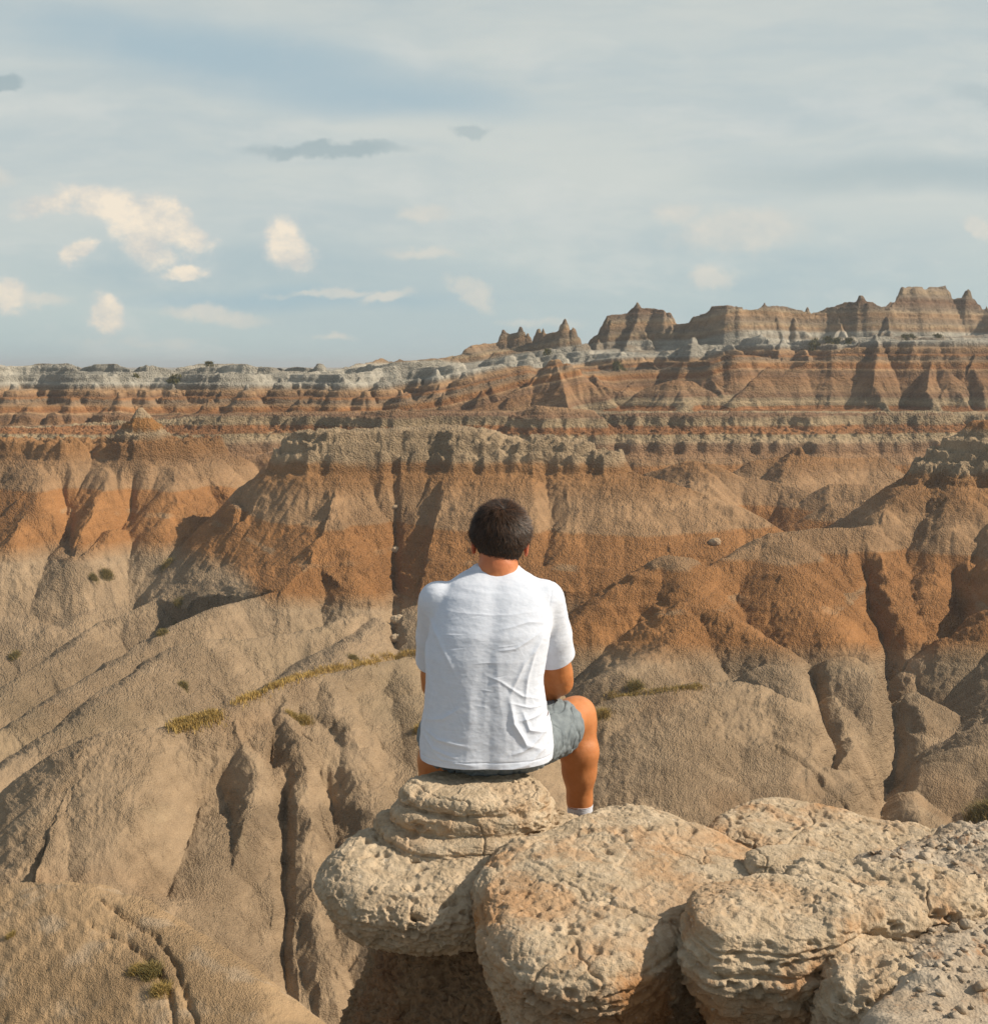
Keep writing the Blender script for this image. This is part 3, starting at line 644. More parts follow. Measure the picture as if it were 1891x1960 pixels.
# ================================================================== implicit surfaces
class Field:
    def __init__(s, lo, hi, h):
        s.lo = np.array(lo, float); s.h = h
        s.n = np.ceil((np.array(hi) - s.lo) / h).astype(int) + 1
        s.ax = [(s.lo[i] + np.arange(s.n[i]) * h).astype(F32) for i in range(3)]
        s.F = np.full(s.n, 9., F32)
    def sub(s, lo, hi):
        a = [int(np.clip(np.floor((lo[i] - s.lo[i]) / s.h), 0, s.n[i])) for i in range(3)]
        b = [int(np.clip(np.ceil((hi[i] - s.lo[i]) / s.h) + 1, 0, s.n[i])) for i in range(3)]
        S = tuple(slice(a[i], b[i]) for i in range(3))
        return S, s.ax[0][S[0]][:, None, None], s.ax[1][S[1]][None, :, None], s.ax[2][S[2]][None, None, :]
    def add(s, S, d, k=.02):
        f = s.F[S]
        if k <= 0: s.F[S] = np.minimum(f, d); return
        h = np.clip(.5 + .5 * (f - d) / k, 0, 1)
        s.F[S] = f + (d - f) * h - k * h * (1 - h)
    def cut(s, S, d, k=.01):                      # subtract
        f = s.F[S]; h = np.clip(.5 - .5 * (f + d) / k, 0, 1)
        s.F[S] = f + (-d - f) * h + k * h * (1 - h)
    def capsule(s, a, b, ra, rb, k=.02, flat=None):
        a = np.array(a, float); b = np.array(b, float); m = max(ra, rb) + .06
        S, x, y, z = s.sub(np.minimum(a, b) - m, np.maximum(a, b) + m)
        d = b - a; L = float(d @ d) + 1e-9
        t = np.clip(((x - a[0]) * d[0] + (y - a[1]) * d[1] + (z - a[2]) * d[2]) / L, 0, 1)
        q = np.sqrt((x - a[0] - t * d[0]) ** 2 + (y - a[1] - t * d[1]) ** 2 + (z - a[2] - t * d[2]) ** 2) - (ra + t * (rb - ra))
        s.add(S, q, k)
    def chain(s, pts, k=.02):
        for (a, ra), (b, rb) in zip(pts[:-1], pts[1:]): s.capsule(a, b, ra, rb, k)
    def ellip(s, c, r, k=.02, tilt=0., carve=False):
        c = np.array(c, float); m = max(r) + .05
        S, x, y, z = s.sub(c - m, c + m)
        x = x - c[0]; y = y - c[1]; z = z - c[2]
        if tilt: y, z = y * math.cos(tilt) + z * math.sin(tilt), -y * math.sin(tilt) + z * math.cos(tilt)
        q = (np.sqrt((x / r[0]) ** 2 + (y / r[1]) ** 2 + (z / r[2]) ** 2) - 1) * min(r)
        (s.cut if carve else s.add)(S, q, k)
    def mesh(s):
        F = s.F; n = F.shape; ins = F < 0
        c = [ins[i:n[0] - 1 + i, j:n[1] - 1 + j, k:n[2] - 1 + k] for i in (0, 1) for j in (0, 1) for k in (0, 1)]
        cnt = sum(a.astype(np.int8) for a in c); act = (cnt > 0) & (cnt < 8)
        idx = np.argwhere(act); num = -np.ones(act.shape, np.int32); num[act] = np.arange(len(idx))
        P = np.zeros((len(idx), 3)); W = np.zeros(len(idx))
        off = [(0, 0, 0), (1, 0, 0), (0, 1, 0), (1, 1, 0), (0, 0, 1), (1, 0, 1), (0, 1, 1), (1, 1, 1)]
        val = [F[idx[:, 0] + o[0], idx[:, 1] + o[1], idx[:, 2] + o[2]] for o in off]
        for a in range(8):
            for b in range(a + 1, 8):
                if sum(abs(off[a][i] - off[b][i]) for i in range(3)) != 1: continue
                m = (val[a] < 0) != (val[b] < 0)
                t = val[a][m] / (val[a][m] - val[b][m])
                P[m] += np.array(off[a]) + t[:, None] * (np.array(off[b]) - np.array(off[a])); W[m] += 1
        P /= W[:, None]; V = s.lo + (idx + P) * s.h
        Q = []
        for ax in range(3):
            sl0 = [slice(None)] * 3; sl1 = [slice(None)] * 3; sl0[ax] = slice(0, -1); sl1[ax] = slice(1, None)
            e = ins[tuple(sl0)] != ins[tuple(sl1)]; o1, o2 = [i for i in range(3) if i != ax]
            k = np.argwhere(e); k = k[(k[:, o1] > 0) & (k[:, o2] > 0) & (k[:, o1] < n[o1] - 1) & (k[:, o2] < n[o2] - 1)]
            def g(a, b):
                q = k.copy(); q[:, o1] -= a; q[:, o2] -= b; return num[q[:, 0], q[:, 1], q[:, 2]]
            f = np.stack([g(0, 0), g(1, 0), g(1, 1), g(0, 1)], -1)
            flip = ins[k[:, 0], k[:, 1], k[:, 2]] ^ (ax == 1)
            f[~flip] = f[~flip][:, ::-1]
            # orientation: outward
            Q.append(f)
        Q = np.concatenate(Q); Q = Q[(Q >= 0).all(1)]
        return V, Q
def smooth_v(V, Q, n=2, lam=.5):
    E_ = np.concatenate([Q[:, [0, 1]], Q[:, [1, 2]], Q[:, [2, 3]], Q[:, [3, 0]]]); E_ = np.concatenate([E_, E_[:, ::-1]])
    dg = np.bincount(E_[:, 0], minlength=len(V))[:, None] + 1e-9
    for _ in range(n):
        A = np.stack([np.bincount(E_[:, 0], V[E_[:, 1], i], len(V)) for i in range(3)], -1) / dg
        V = V + lam * (A - V)
    return V
def refine(V, Q, lv, cuts=()):
    """cut with planes, subdivide; gives back vertices, normals, faces"""
    me = bpy.data.meshes.new('tmp'); me.from_pydata(V.tolist(), [], Q.tolist())
    bm = bmesh.new(); bm.from_mesh(me)
    bmesh.ops.recalc_face_normals(bm, faces=bm.faces)
    for (co, no, sel) in cuts:
        co = Vector(co); no = Vector(no).normalized()
        fs = [f for f in bm.faces if sel(f.calc_center_median())]
        ed = {e for f in fs for e in f.edges}; vs = {v for f in fs for v in f.verts}
        bmesh.ops.bisect_plane(bm, geom=list(vs) + list(ed) + fs, plane_co=co, plane_no=no, dist=.0004)
        kill = [f for f in bm.faces if sel(f.calc_center_median()) and (f.calc_center_median() - co).dot(no) > 0]
        bmesh.ops.delete(bm, geom=kill, context='FACES')
    bm.to_mesh(me); bm.free()
    o = bpy.data.objects.new('tmp', me); COL.objects.link(o)
    if lv:
        m = o.modifiers.new('s', 'SUBSURF'); m.levels = lv; m.render_levels = lv
    dg = bpy.context.evaluated_depsgraph_get(); ev = o.evaluated_get(dg); em = bpy.data.meshes.new_from_object(ev)
    n = len(em.vertices); V = np.empty(n * 3, F32); em.vertices.foreach_get('co', V); N = np.empty(n * 3, F32); em.vertices.foreach_get('normal', N)
    COL.objects.unlink(o); bpy.data.objects.remove(o)
    return V.reshape(-1, 3), N.reshape(-1, 3), em
def finish(name, em, V, mat, parent=None, attrs=None, solid=0):
    em.vertices.foreach_set('co', np.ascontiguousarray(V, F32).ravel())
    em.polygons.foreach_set('use_smooth', np.ones(len(em.polygons), bool))
    em.materials.clear(); em.materials.append(mat)
    for k, a in (attrs or {}).items():
        at_ = em.attributes.new(k, 'FLOAT', 'POINT'); at_.data.foreach_set('value', a.astype(F32))
    em.update(); em.name = name
    o = bpy.data.objects.new(name, em); COL.objects.link(o)
    if parent: o.parent = parent
    if solid:
        m = o.modifiers.new('thickness', 'SOLIDIFY'); m.thickness = solid; m.offset = -1
    return o
# ================================================================== foreground rocks
def plan_sd(x, y, poly, rnd_=0.):
    """signed distance to a plan outline; smoothed by catmull-rom first"""
    n = len(poly); P = []
    for i in range(n):
        p0, p1, p2, p3 = (np.array(poly[(i + k - 1) % n], float) for k in range(4))
        for t in (0, .25, .5, .75):
            P.append(.5 * (2 * p1 + (p2 - p0) * t + (2 * p0 - 5 * p1 + 4 * p2 - p3) * t * t + (3 * p1 - p0 - 3 * p2 + p3) * t ** 3))
    P = np.array(P); n = len(P)
    d = np.full(x.shape, 1e9, F32); ins = np.zeros(x.shape, bool)
    for i in range(n):
        a, b = P[i], P[(i + 1) % n]; e = b - a
        t = np.clip(((x - a[0]) * e[0] + (y - a[1]) * e[1]) / (e @ e + 1e-12), 0, 1)
        d = np.minimum(d, (x - a[0] - t * e[0]) ** 2 + (y - a[1] - t * e[1]) ** 2)
        c = ((a[1] > y) != (b[1] > y))
        if abs(e[1]) > 1e-9: ins ^= c & (x < a[0] + (y - a[1]) * e[0] / e[1])
    d = np.sqrt(d); return np.where(ins, -d, d)

def rock_field(poly, ztop, zbot, prof, rr=.06, h=.014, topf=None, wob=.03, seed=0, f=None, k=.01):
    """outline in plan, vertical profile prof: list of (z, offset outward)"""
    xs = [p[0] for p in poly]; ys = [p[1] for p in poly]; mo = max(o for _, o in prof) + .09
    if f is None: f = Field((min(xs) - mo, min(ys) - mo, zbot - .08), (max(xs) + mo, max(ys) + mo, ztop + .12), h)
    S, x, y, z = f.sub((min(xs) - mo, min(ys) - mo, zbot - .08), (max(xs) + mo, max(ys) + mo, ztop + .12))
    X2 = np.broadcast_to(x[:, :, 0], (x.shape[0], y.shape[1])); Y2 = np.broadcast_to(y[:, :, 0], X2.shape)
    pd = plan_sd(X2, Y2, poly)
    ang = np.arctan2(Y2 - np.mean(ys), X2 - np.mean(xs))
    pd = pd + wob * (perlin2(X2 * 4 + seed, Y2 * 4, seed) + .5 * perlin2(X2 * 9 + seed, Y2 * 9, seed + 1))
    zt = ztop + (topf(X2, Y2) if topf else 0) + .014 * perlin2(X2 * 5 + 3, Y2 * 5, seed + 2)
    zz = z[0, 0]; off = np.interp(zz, [a for a, b in prof], [b for a, b in prof]).astype(F32)
    dp = pd[:, :, None] - off[None, None, :]
    dt = zz[None, None, :] - (zt[:, :, None] if np.ndim(zt) else zt); db = zbot - zz[None, None, :]
    dv = np.maximum(dt, db)
    a = dp + rr; b = dv + rr
    q = np.minimum(np.maximum(a, b), 0) + np.sqrt(np.maximum(a, 0) ** 2 + np.maximum(b, 0) ** 2) - rr
    f.add(S, q.astype(F32), k)
    return f

def rock_detail(V, N, seed, pit=1., lay=1., rough=1., crumb=0., grooves=(), pitmask=None):
    p = V.astype(F32); q = p * np.array([1, 1, 1.7], F32)
    up = np.clip(N[:, 2], 0, 1)
    wz = p[:, 2] + .012 * perlin3(p * 5, seed) + .004 * perlin3(p * 18, seed + 1)
    d = .009 * fbm3(p * 6, 3, seed + 2) * rough
    cr = np.abs(perlin3(p * np.array([3.1, 3.1, 1.2], F32) + .15 * fbm3(p * 9, 3, seed + 13)[:, None], seed + 14)); d -= .009 * rough * (1 - sstep(0, .03, cr)) * sstep(-.05, .25, perlin3(p * 2.2, seed + 15))
    # bedding: short overlapping ledges on the sides
    l1 = perlin1(wz * 26, seed + 3); d += lay * (1 - up) * (.010 * l1 + .006 * perlin1(wz * 70, seed + 4)) * (.4 + .6 * sstep(-.3, .4, perlin3(p * 3.3, seed + 9)))
    f1, f2, idv = worley3(q * 11 + .25 * fbm3(p * 10, 2, seed + 20)[:, None], seed + 5)
    d += .005 * rough * (idv - .5) * sstep(.02, .14, f2 - f1) - .0035 * rough * (1 - sstep(0, .08, f2 - f1)) * (.3 + .7 * sstep(-.1, .4, perlin3(p * 4, seed + 12)))
    # broken plates with sharp steps
    for sc, am, n_ in ((4.2, .011, 3.2), (11, .0035, 2.6)):
        s_1 = fbm3((p * np.array([1, 1, 2.2], F32)) * sc, 4, seed + 50, .55) * n_; fl = np.floor(s_1); fr = s_1 - fl
        d += am * rough * (fl + sstep(0, .16, fr) - s_1 * .8) * (1 - .45 * up)
    # holes
    for sc, dep, th, w_ in ((19, .024, .55, .36), (36, .014, .45, .40), (75, .0065, .30, .42)):
        f1, f2, idv = worley3((q + .01 * fbm3(p * 30, 2, seed + 6)[:, None]) * sc, seed + 7 + int(sc))
        m = sstep(th, th + .12, idv) * sstep(-.25, .25, perlin3(p * 3.1 + sc, seed + 8))
        hole = 1 - sstep(.16, w_ + .12, f1)
        d -= pit * dep * hole * m * (1 - .45 * up)
    d += .0035 * rough * fbm3(p * 45, 3, seed + 10) + .0016 * rough * fbm3(p * 130, 2, seed + 11)
    for (z0, wv, dep) in grooves:
        d -= dep * np.exp(-((wz - z0) / wv) ** 2) * (1 - up ** 2)
    if crumb:
        f1, f2, idv = worley3(p * 24 + .3 * fbm3(p * 20, 2, 5)[:, None], seed + 30); d += crumb * .022 * (np.sqrt(np.clip(f2 - f1, 0, 1)) - .45) * (.5 + idv)
        f1, f2, idv = worley3(p * 55, seed + 31); d += crumb * .010 * (np.sqrt(np.clip(f2 - f1, 0, 1)) - .45)
    return V + N * d[:, None], d

m_rock, t, b = material('pitted_sandstone', .92)
co = t.new('ShaderNodeTexCoord').outputs['Object']
st = t.attr('stain', 'Fac'); dp_ = t.attr('relief', 'Fac')
nA = t.noise(co, 3.2, 5, .6, .6); nB = t.noise(co, 14, 5, .65); nC = t.noise(co, 60, 4, .6); nD = t.noise(co, 240, 3, .6)
sz = t.new('ShaderNodeSeparateXYZ'); t.link(t.new('ShaderNodeNewGeometry').outputs['Normal'], sz.inputs[0])
base = t.mix(t.mr(nB, .35, .65), (.39, .305, .205), (.55, .445, .315))
base = t.mix(t.math('MULTIPLY', t.mr(nA, .45, .62, 0, 1, True), st), base, (.42, .225, .10))
base = t.mix(t.math('MULTIPLY', t.mr(t.noise(co, 6.5, 4, .6, .4), .52, .66, 0, .8, True), st), base, (.40, .205, .085))
base = t.mix(t.math('MULTIPLY', t.mr(t.noise(co, 4.5, 6, .7, .5), .32, .58, 0, .8, True), t.mr(st, .8, 1.4)), base, (.27, .145, .07))
base = t.mix(t.mr(nC, .62, .75, 0, .55, True), base, (.24, .17, .11))
base = t.mix(t.mr(nC, .40, .28, 0, .5, True), base, (.60, .54, .44))
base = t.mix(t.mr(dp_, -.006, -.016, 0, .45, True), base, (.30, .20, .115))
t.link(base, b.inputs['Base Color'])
hh = t.math('ADD', t.math('MULTIPLY', nC, .6), t.math('MULTIPLY', nD, .25))
pv_ = t.voro(co, 150); hh = t.math('ADD', hh, t.math('MULTIPLY', t.mr(pv_, 0, .35), .18))
t.link(t.bump(hh, .9, .010), b.inputs['Normal'])

m_mud, t, b = material('crumbling_clay', .95)
co = t.new('ShaderNodeTexCoord').outputs['Object']
nB = t.noise(co, 9, 5, .65); nC = t.noise(co, 50, 5, .65); nD = t.noise(co, 2.2, 4, .55)
base = t.mix(t.mr(nB, .35, .65), (.235, .15, .085), (.30, .205, .12)); base = t.mix(t.mr(nD, .5, .65, 0, .6, True), base, (.27, .14, .07))
base = t.mix(t.mr(nC, .55, .7, 0, .4), base, (.38, .30, .20))
t.link(base, b.inputs['Base Color'])
t.link(t.bump(t.math('ADD', nC, t.math('MULTIPLY', t.voro(co, 90), .5)), 1, .012), b.inputs['Normal'])

m_pale, t, b = material('pale_dried_mud', .95)
co = t.new('ShaderNodeTexCoord').outputs['Object']
nB = t.noise(co, 5, 6, .65); nC = t.noise(co, 60, 5, .65); nE = t.noise(co, 16, 5, .6)
base = t.mix(t.mr(nB, .38, .62), (.36, .285, .205), (.47, .40, .31)); base = t.mix(t.mr(nE, .56, .68, 0, .75, True), base, (.34, .20, .11))
base = t.mix(t.mr(nC, .6, .72, 0, .5), base, (.22, .16, .10))
t.link(base, b.inputs['Base Color'])
t.link(t.bump(t.math('ADD', t.math('MULTIPLY', nC, .7), t.math('MULTIPLY', t.voro(co, 120), .3)), 1, .008), b.inputs['Normal'])

RL = 2 if Q > .6 else 1
def make_rock(name, f, mat, seed, stain=.5, lv=None, **kw):
    V, Fq = f.mesh(); V = smooth_v(V, Fq, 3, .5)
    V, N, em = refine(V, Fq, RL if lv is None else lv)
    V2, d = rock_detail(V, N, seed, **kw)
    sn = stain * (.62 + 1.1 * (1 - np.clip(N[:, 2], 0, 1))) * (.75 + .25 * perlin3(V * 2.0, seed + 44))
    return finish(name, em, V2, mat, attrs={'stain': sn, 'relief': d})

# rock seat: three beds
f2_ = Field((-.55, 3.1, -1.60), (.35, 4.0, -1.17), .010)
rock_field([(-.29, 3.46), (-.28, 3.56), (-.15, 3.70), (.05, 3.74), (.15, 3.60), (.185, 3.48), (.14, 3.40), (-.02, 3.36), (-.17, 3.38)], -1.322, -1.385, [(-1.4, .0), (-1.25, 0)], .030, wob=.012, seed=1, f=f2_, k=0)
rock_field([(-.325, 3.46), (-.31, 3.56), (-.2, 3.72), (.05, 3.76), (.16, 3.62), (.19, 3.48), (.13, 3.38), (-.02, 3.34), (-.24, 3.36)], -1.372, -1.43, [(-1.4, .0), (-1.3, 0)], .026, wob=.015, seed=3, f=f2_, k=.004)
rock_field([(-.36, 3.46), (-.34, 3.60), (-.2, 3.74), (.1, 3.76), (.18, 3.62), (.17, 3.46), (.12, 3.34), (-.05, 3.29), (-.26, 3.32)], -1.425, -1.52, [(-1.5, .02), (-1.4, 0)], .028, wob=.02, seed=6, f=f2_, k=.004)
o = make_rock('rock_slab', f2_, m_rock, 11, stain=.35, pit=.7, lay=.5, rough=.75, grooves=((-1.365, .005, .012), (-1.43, .005, .014), (-1.465, .004, .007)))
tag(o, 'layered buff sandstone slab stack that the man sits on', 'rock')

f = rock_field([(-.495, 3.30), (-.475, 3.46), (-.38, 3.58), (-.22, 3.72), (.2, 3.76), (.32, 3.5), (.25, 3.22), (0, 3.08), (-.25, 3.06), (-.44, 3.16)], -1.475, -1.73,
               [(-1.8, -.18), (-1.70, -.09), (-1.64, -.01), (-1.55, .03), (-1.48, .0), (-1.42, -.02)], .075, .013, wob=.02, seed=8, topf=lambda x, y: .01 - .08 * np.maximum(0, 3.35 - y))
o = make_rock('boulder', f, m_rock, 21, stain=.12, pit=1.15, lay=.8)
tag(o, 'grey mushroom shaped boulder with a pitted rim under the sitting man and his slab', 'boulder')

f = rock_field([(-.02, 2.98), (-.02, 3.16), (.07, 3.32), (.22, 3.42), (.42, 3.56), (.58, 3.50), (.70, 3.36), (.88, 3.16), (.88, 2.98), (.70, 2.92), (.52, 2.84), (.41, 2.68), (.27, 2.60), (.10, 2.63), (0, 2.78)], -1.412, -2.05,
               [(-2.2, -.26), (-1.95, -.15), (-1.75, -.04), (-1.60, .0), (-1.48, .03), (-1.36, -.01)], .060, .014, wob=.022, seed=15, topf=lambda x, y: .03 * np.exp(-((x - .35) ** 2 + (y - 3.3) ** 2) / .12) - .02 * sstep(.5, .85, x) - .02 * sstep(2.9, 2.6, y))
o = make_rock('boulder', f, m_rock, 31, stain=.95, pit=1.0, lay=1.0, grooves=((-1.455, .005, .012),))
tag(o, 'largest orange stained boulder in the foreground with a pale flat top and dark underside', 'boulder')

f = rock_field([(.70, 3.64), (.76, 3.82), (.98, 3.94), (1.25, 3.88), (1.55, 3.68), (1.70, 3.45), (1.4, 3.28), (1.12, 3.26), (1.0, 3.40), (.90, 3.44), (.77, 3.52)], -1.53, -1.85,
               [(-1.95, -.05), (-1.65, .0), (-1.53, -.02)], .055, .014, wob=.03, seed=25, topf=lambda x, y: -.03 * sstep(.9, 1.5, x) + .015)
o = make_rock('boulder', f, m_rock, 41, stain=1.0, pit=1.0, lay=.6)
tag(o, 'long low orange boulder sloping down to the right behind the largest one', 'boulder')

f = rock_field([(.475, 2.66), (.50, 2.80), (.60, 2.90), (.82, 2.90), (.90, 2.76), (.82, 2.60), (.66, 2.54), (.52, 2.56)], -1.335, -1.86,
               [(-1.9, -.20), (-1.7, -.10), (-1.56, -.02), (-1.45, .02), (-1.36, 0.)], .028, .011, wob=.03, seed=35)
o = make_rock('boulder', f, m_rock, 51, stain=.6, pit=.8, lay=1.3, grooves=((-1.43, .006, .016), (-1.375, .004, .008)))
tag(o, 'squarish cracked boulder with a horizontal split at the lower right edge', 'boulder')

f = rock_field([(.76, 2.46), (.78, 2.6), (.9, 2.68), (1.02, 2.62), (1.0, 2.46), (.86, 2.40)], -1.375, -1.95, [(-2, -.06), (-1.6, .0), (-1.36, -.01)], .06, .012, wob=.035, seed=45)
o = make_rock('boulder', f, m_rock, 61, stain=.5, pit=1.2, lay=1.2, rough=1.4)
tag(o, 'lumpy narrow brown boulder between the split block and the pale mud slope', 'boulder')

f = rock_field([(.72, 3.06), (.74, 3.14), (.84, 3.18), (.96, 3.15), (.98, 3.08), (.9, 3.02), (.8, 3.01)], -1.375, -1.47, [(-1.5, .01), (-1.3, 0)], .022, .009, wob=.012, seed=55)
o = make_rock('stone', f, m_rock, 71, stain=.45, pit=.5, lay=.4, rough=.7)
tag(o, 'small angular buff stone lying where the three right boulders meet', 'stone')
f = rock_field([(.80, 2.80), (.84, 2.98), (1.0, 3.02), (1.22, 2.98), (1.3, 2.84), (1.15, 2.72), (.95, 2.70)], -1.345, -1.60, [(-1.5, .01), (-1.3, 0)], .03, .012, wob=.04, seed=58)
o = make_rock('ledge_rock', f, m_rock, 75, stain=.6, pit=1.1, lay=1.2, rough=1.5)
tag(o, 'flaky flat ledge rock partly buried in the pale mud on the right', 'rock')

# clay body of the cliff under the boulders
pc = [(-.36, 3.5), (-.34, 3.8), (-.2, 4.05), (.1, 4.45), (.6, 4.5), (1.2, 4.2), (2.2, 4.3), (2.9, 3.8), (3.0, 2.2), (2.6, .8), (1.2, .7), (.95, 1.6), (.92, 2.4), (.74, 2.72), (.42, 2.84), (.10, 3.02), (-.16, 3.16), (-.3, 3.3)]
f = rock_field(pc, -1.66, -3.6, [(-3.7, .75), (-2.8, .40), (-2.1, .09), (-1.85, .0), (-1.7, -.06)], .08, .022, wob=.05, seed=65, topf=lambda x, y: -.7 * np.clip(y - 3.55, 0, 1))
o = make_rock('cliff', f, m_mud, 81, stain=.8, pit=.4, lay=.3, rough=1.6, crumb=1.15)
tag(o, 'dark crumbling reddish clay pedestal under the boulders', kind='structure')

# pale mud ground on the right, and the ground the camera stands on
nx, ny = int(420 * max(Q, .5)), int(520 * max(Q, .5))
gx_ = np.linspace(.5, 3.2, nx).astype(F32); gy_ = np.linspace(1.7, 4.6, ny).astype(F32)
GX, GY = np.meshgrid(gx_, gy_)
edge = np.interp(gy_, [1.7, 2.0, 2.3, 2.5, 2.62, 2.7, 2.8, 3.0, 3.2, 3.35, 3.6, 4.6], [.62, .68, .80, .95, 1.0, 1.02, .98, .95, 1.02, 1.25, 1.5, 1.8]).astype(F32)
e_ = GX - edge[:, None] + .05 * fbm2(GX * 7, GY * 7, 4, 300)
gz = -1.365 - .095 * (GY - 2.5) + .03 * fbm2(GX * 2.2, GY * 2.2, 3, 301) - .02 * sstep(3.0, 3.7, GY)
gz += .05 * np.exp(-(((GX - 1.75) / .35) ** 2 + ((GY - 3.25) / .35) ** 2)) + .04 * sstep(1.4, 2.4, GX) * sstep(2.2, 3.2, GY)
gz += .018 * sstep(-.1, .35, fbm2(GX * 5, GY * 9, 4, 303))
gz -= .9 * np.clip(-e_, 0, .5) ** .8 + .035 * np.exp(-np.clip(e_, 0, 9) / .03)
gz -= .5 * np.clip(GY - 3.5, 0, 2)
gw1, gw2 = worley2(GX * 26 + .3 * fbm2(GX * 14, GY * 14, 2, 7), GY * 30, 305)
clod = sstep(1.25, 1.65, GX + .5 * (GY - 2.9) + .15 * fbm2(GX * 4, GY * 4, 2, 9)) * sstep(2.75, 2.95, GY)
gz += clod * .018 * (np.sqrt(np.clip(gw2 - gw1, 0, 1)) - .3)
gz += .006 * fbm2(GX * 22, GY * 22, 4, 306) + .0022 * fbm2(GX * 90, GY * 90, 3, 307)
o = mesh_np('ground', np.stack([GX, GY, gz], -1).reshape(-1, 3), grid_faces(ny, nx), m_pale)
tag(o, 'pale dried mud slope with cracked clods at the right edge', kind='structure')
gX, gY = np.meshgrid(np.linspace(-3.5, 4.5, 60), np.linspace(-4, 1.72, 40)); gZ = -1.42 + .03 * fbm2(gX, gY, 3, 5) - 1.5 * np.clip(-gX - 2.2, 0, 9)
gZ -= 1.3 * np.clip(gX - 3.2, 0, 9)
gZ -= 2.5 * sstep(1.15, 1.7, gY) * sstep(.75, .45, gX)
o = mesh_np('ground', np.stack([gX, gY, gZ], -1).reshape(-1, 3), grid_faces(40, 60), m_pale); tag(o, 'pale mud underfoot', kind='structure')

# loose pebbles and mud crumbs
rs = np.random.RandomState(4); Vp = []; Fp = []
ico = bmesh.new(); bmesh.ops.create_icosphere(ico, subdivisions=1, radius=1); IV = np.array([v.co[:] for v in ico.verts]); IF = np.array([[v.index for v in f.verts] for f in ico.faces]); ico.free()
for i in range(2600):
    x = rs.uniform(.9, 2.6); y = rs.uniform(2.2, 3.9)
    dx_ = x - np.interp(y, gy_, edge)
    if dx_ < -.05 or rs.rand() > math.exp(-((dx_ - .08) / .28) ** 2) + .12: continue
    zi = gz[np.searchsorted(gy_, y), np.searchsorted(gx_, x)]
    r = rs.lognormal(math.log(.0055), .5); r = min(r, .022)
    A = IV * np.array([r * rs.uniform(.8, 1.5), r * rs.uniform(.8, 1.4), r * rs.uniform(.5, .9)]) * (1 + .25 * rs.randn(len(IV), 1))
    th_ = rs.uniform(0, 6.28); c_, s2 = math.cos(th_), math.sin(th_)
    A = np.stack([A[:, 0] * c_ - A[:, 1] * s2 + x, A[:, 0] * s2 + A[:, 1] * c_ + y, A[:, 2] + zi + r * .3], -1)
    Fp.append(IF + len(Vp) * len(IV)); Vp.append(A)
o = mesh_np('pebbles', np.concatenate(Vp), np.concatenate(Fp), m_pale, smooth=False); tag(o, 'loose pebbles and mud crumbs along the ledge', 'gravel', kind='stuff')
# ================================================================== the man
def PT(u, v, d): q = at(u, v, d); return (q.x, q.y, q.z)
# torso sections of the shirt: (v, left u, right u, depth y, half thickness)
TS = [(1080, 906, 992, 3.805, .046), (1088, 900, 998, 3.80, .052), (1098, 880, 1014, 3.785, .062), (1112, 862, 1036, 3.765, .082), (1135, 842, 1052, 3.745, .100), (1165, 832, 1058, 3.725, .114), (1205, 822, 1056, 3.70, .124), (1250, 815, 1047, 3.685, .128),
      (1300, 815, 1040, 3.675, .128), (1350, 813, 1046, 3.665, .130), (1390, 806, 1056, 3.66, .134), (1425, 803, 1060, 3.66, .140), (1455, 806, 1056, 3.66, .146), (1485, 812, 1050, 3.66, .150), (1510, 815, 1046, 3.66, .15)]
def torso(f, off=0., zlo=-1.5, k=.02):
    rows = []
    for v, a, b, d, th in TS:
        A = at(a, v, d); B = at(b, v, d); rows.append(((A.z + B.z) / 2, (A.x + B.x) / 2, (B.x - A.x) / 2 + off, d, th + off))
    rows = rows[::-1]
    S, x, y, z = f.sub((-.6, 3.3, zlo), (.6, 4.1, rows[-1][0] + .03))
    zz = z[0, 0]; Z = [r[0] for r in rows]
    cx, a, cy, bb = (np.interp(zz, Z, [r[i] for r in rows]).astype(F32)[None, None, :] for i in (1, 2, 3, 4))
    q = (np.abs((x - cx) / a) ** 2.35 + np.abs((y - cy) / bb) ** 2.35) ** (1 / 2.35)
    dd = (q - 1) * np.minimum(a, bb)
    groove = .006 * np.exp(-((x - cx) / .03) ** 2) * (y < cy)          # hollow along the spine
    dd = dd + groove
    dd = np.maximum(dd, zz[None, None, :] - (rows[-1][0] + off)); dd = np.maximum(dd, (zlo + .03) - zz[None, None, :])
    f.add(S, dd.astype(F32), k)
SHR = PT(1041, 1150, 3.76); ELR = PT(1071, 1306, 3.93); WRR = PT(990, 1342, 4.14)
SHL = PT(840, 1153, 3.76); ELL = PT(833, 1312, 3.95); WRL = PT(902, 1345, 4.14)
HPR = PT(998, 1432, 3.72); KNR = PT(1106, 1368, 4.12); ANR = PT(1110, 1560, 4.10)
HPL = PT(872, 1432, 3.72); KNL = PT(842, 1388, 4.12); ANL = PT(830, 1572, 4.10)
HD = PT(957, 1032, 3.845)

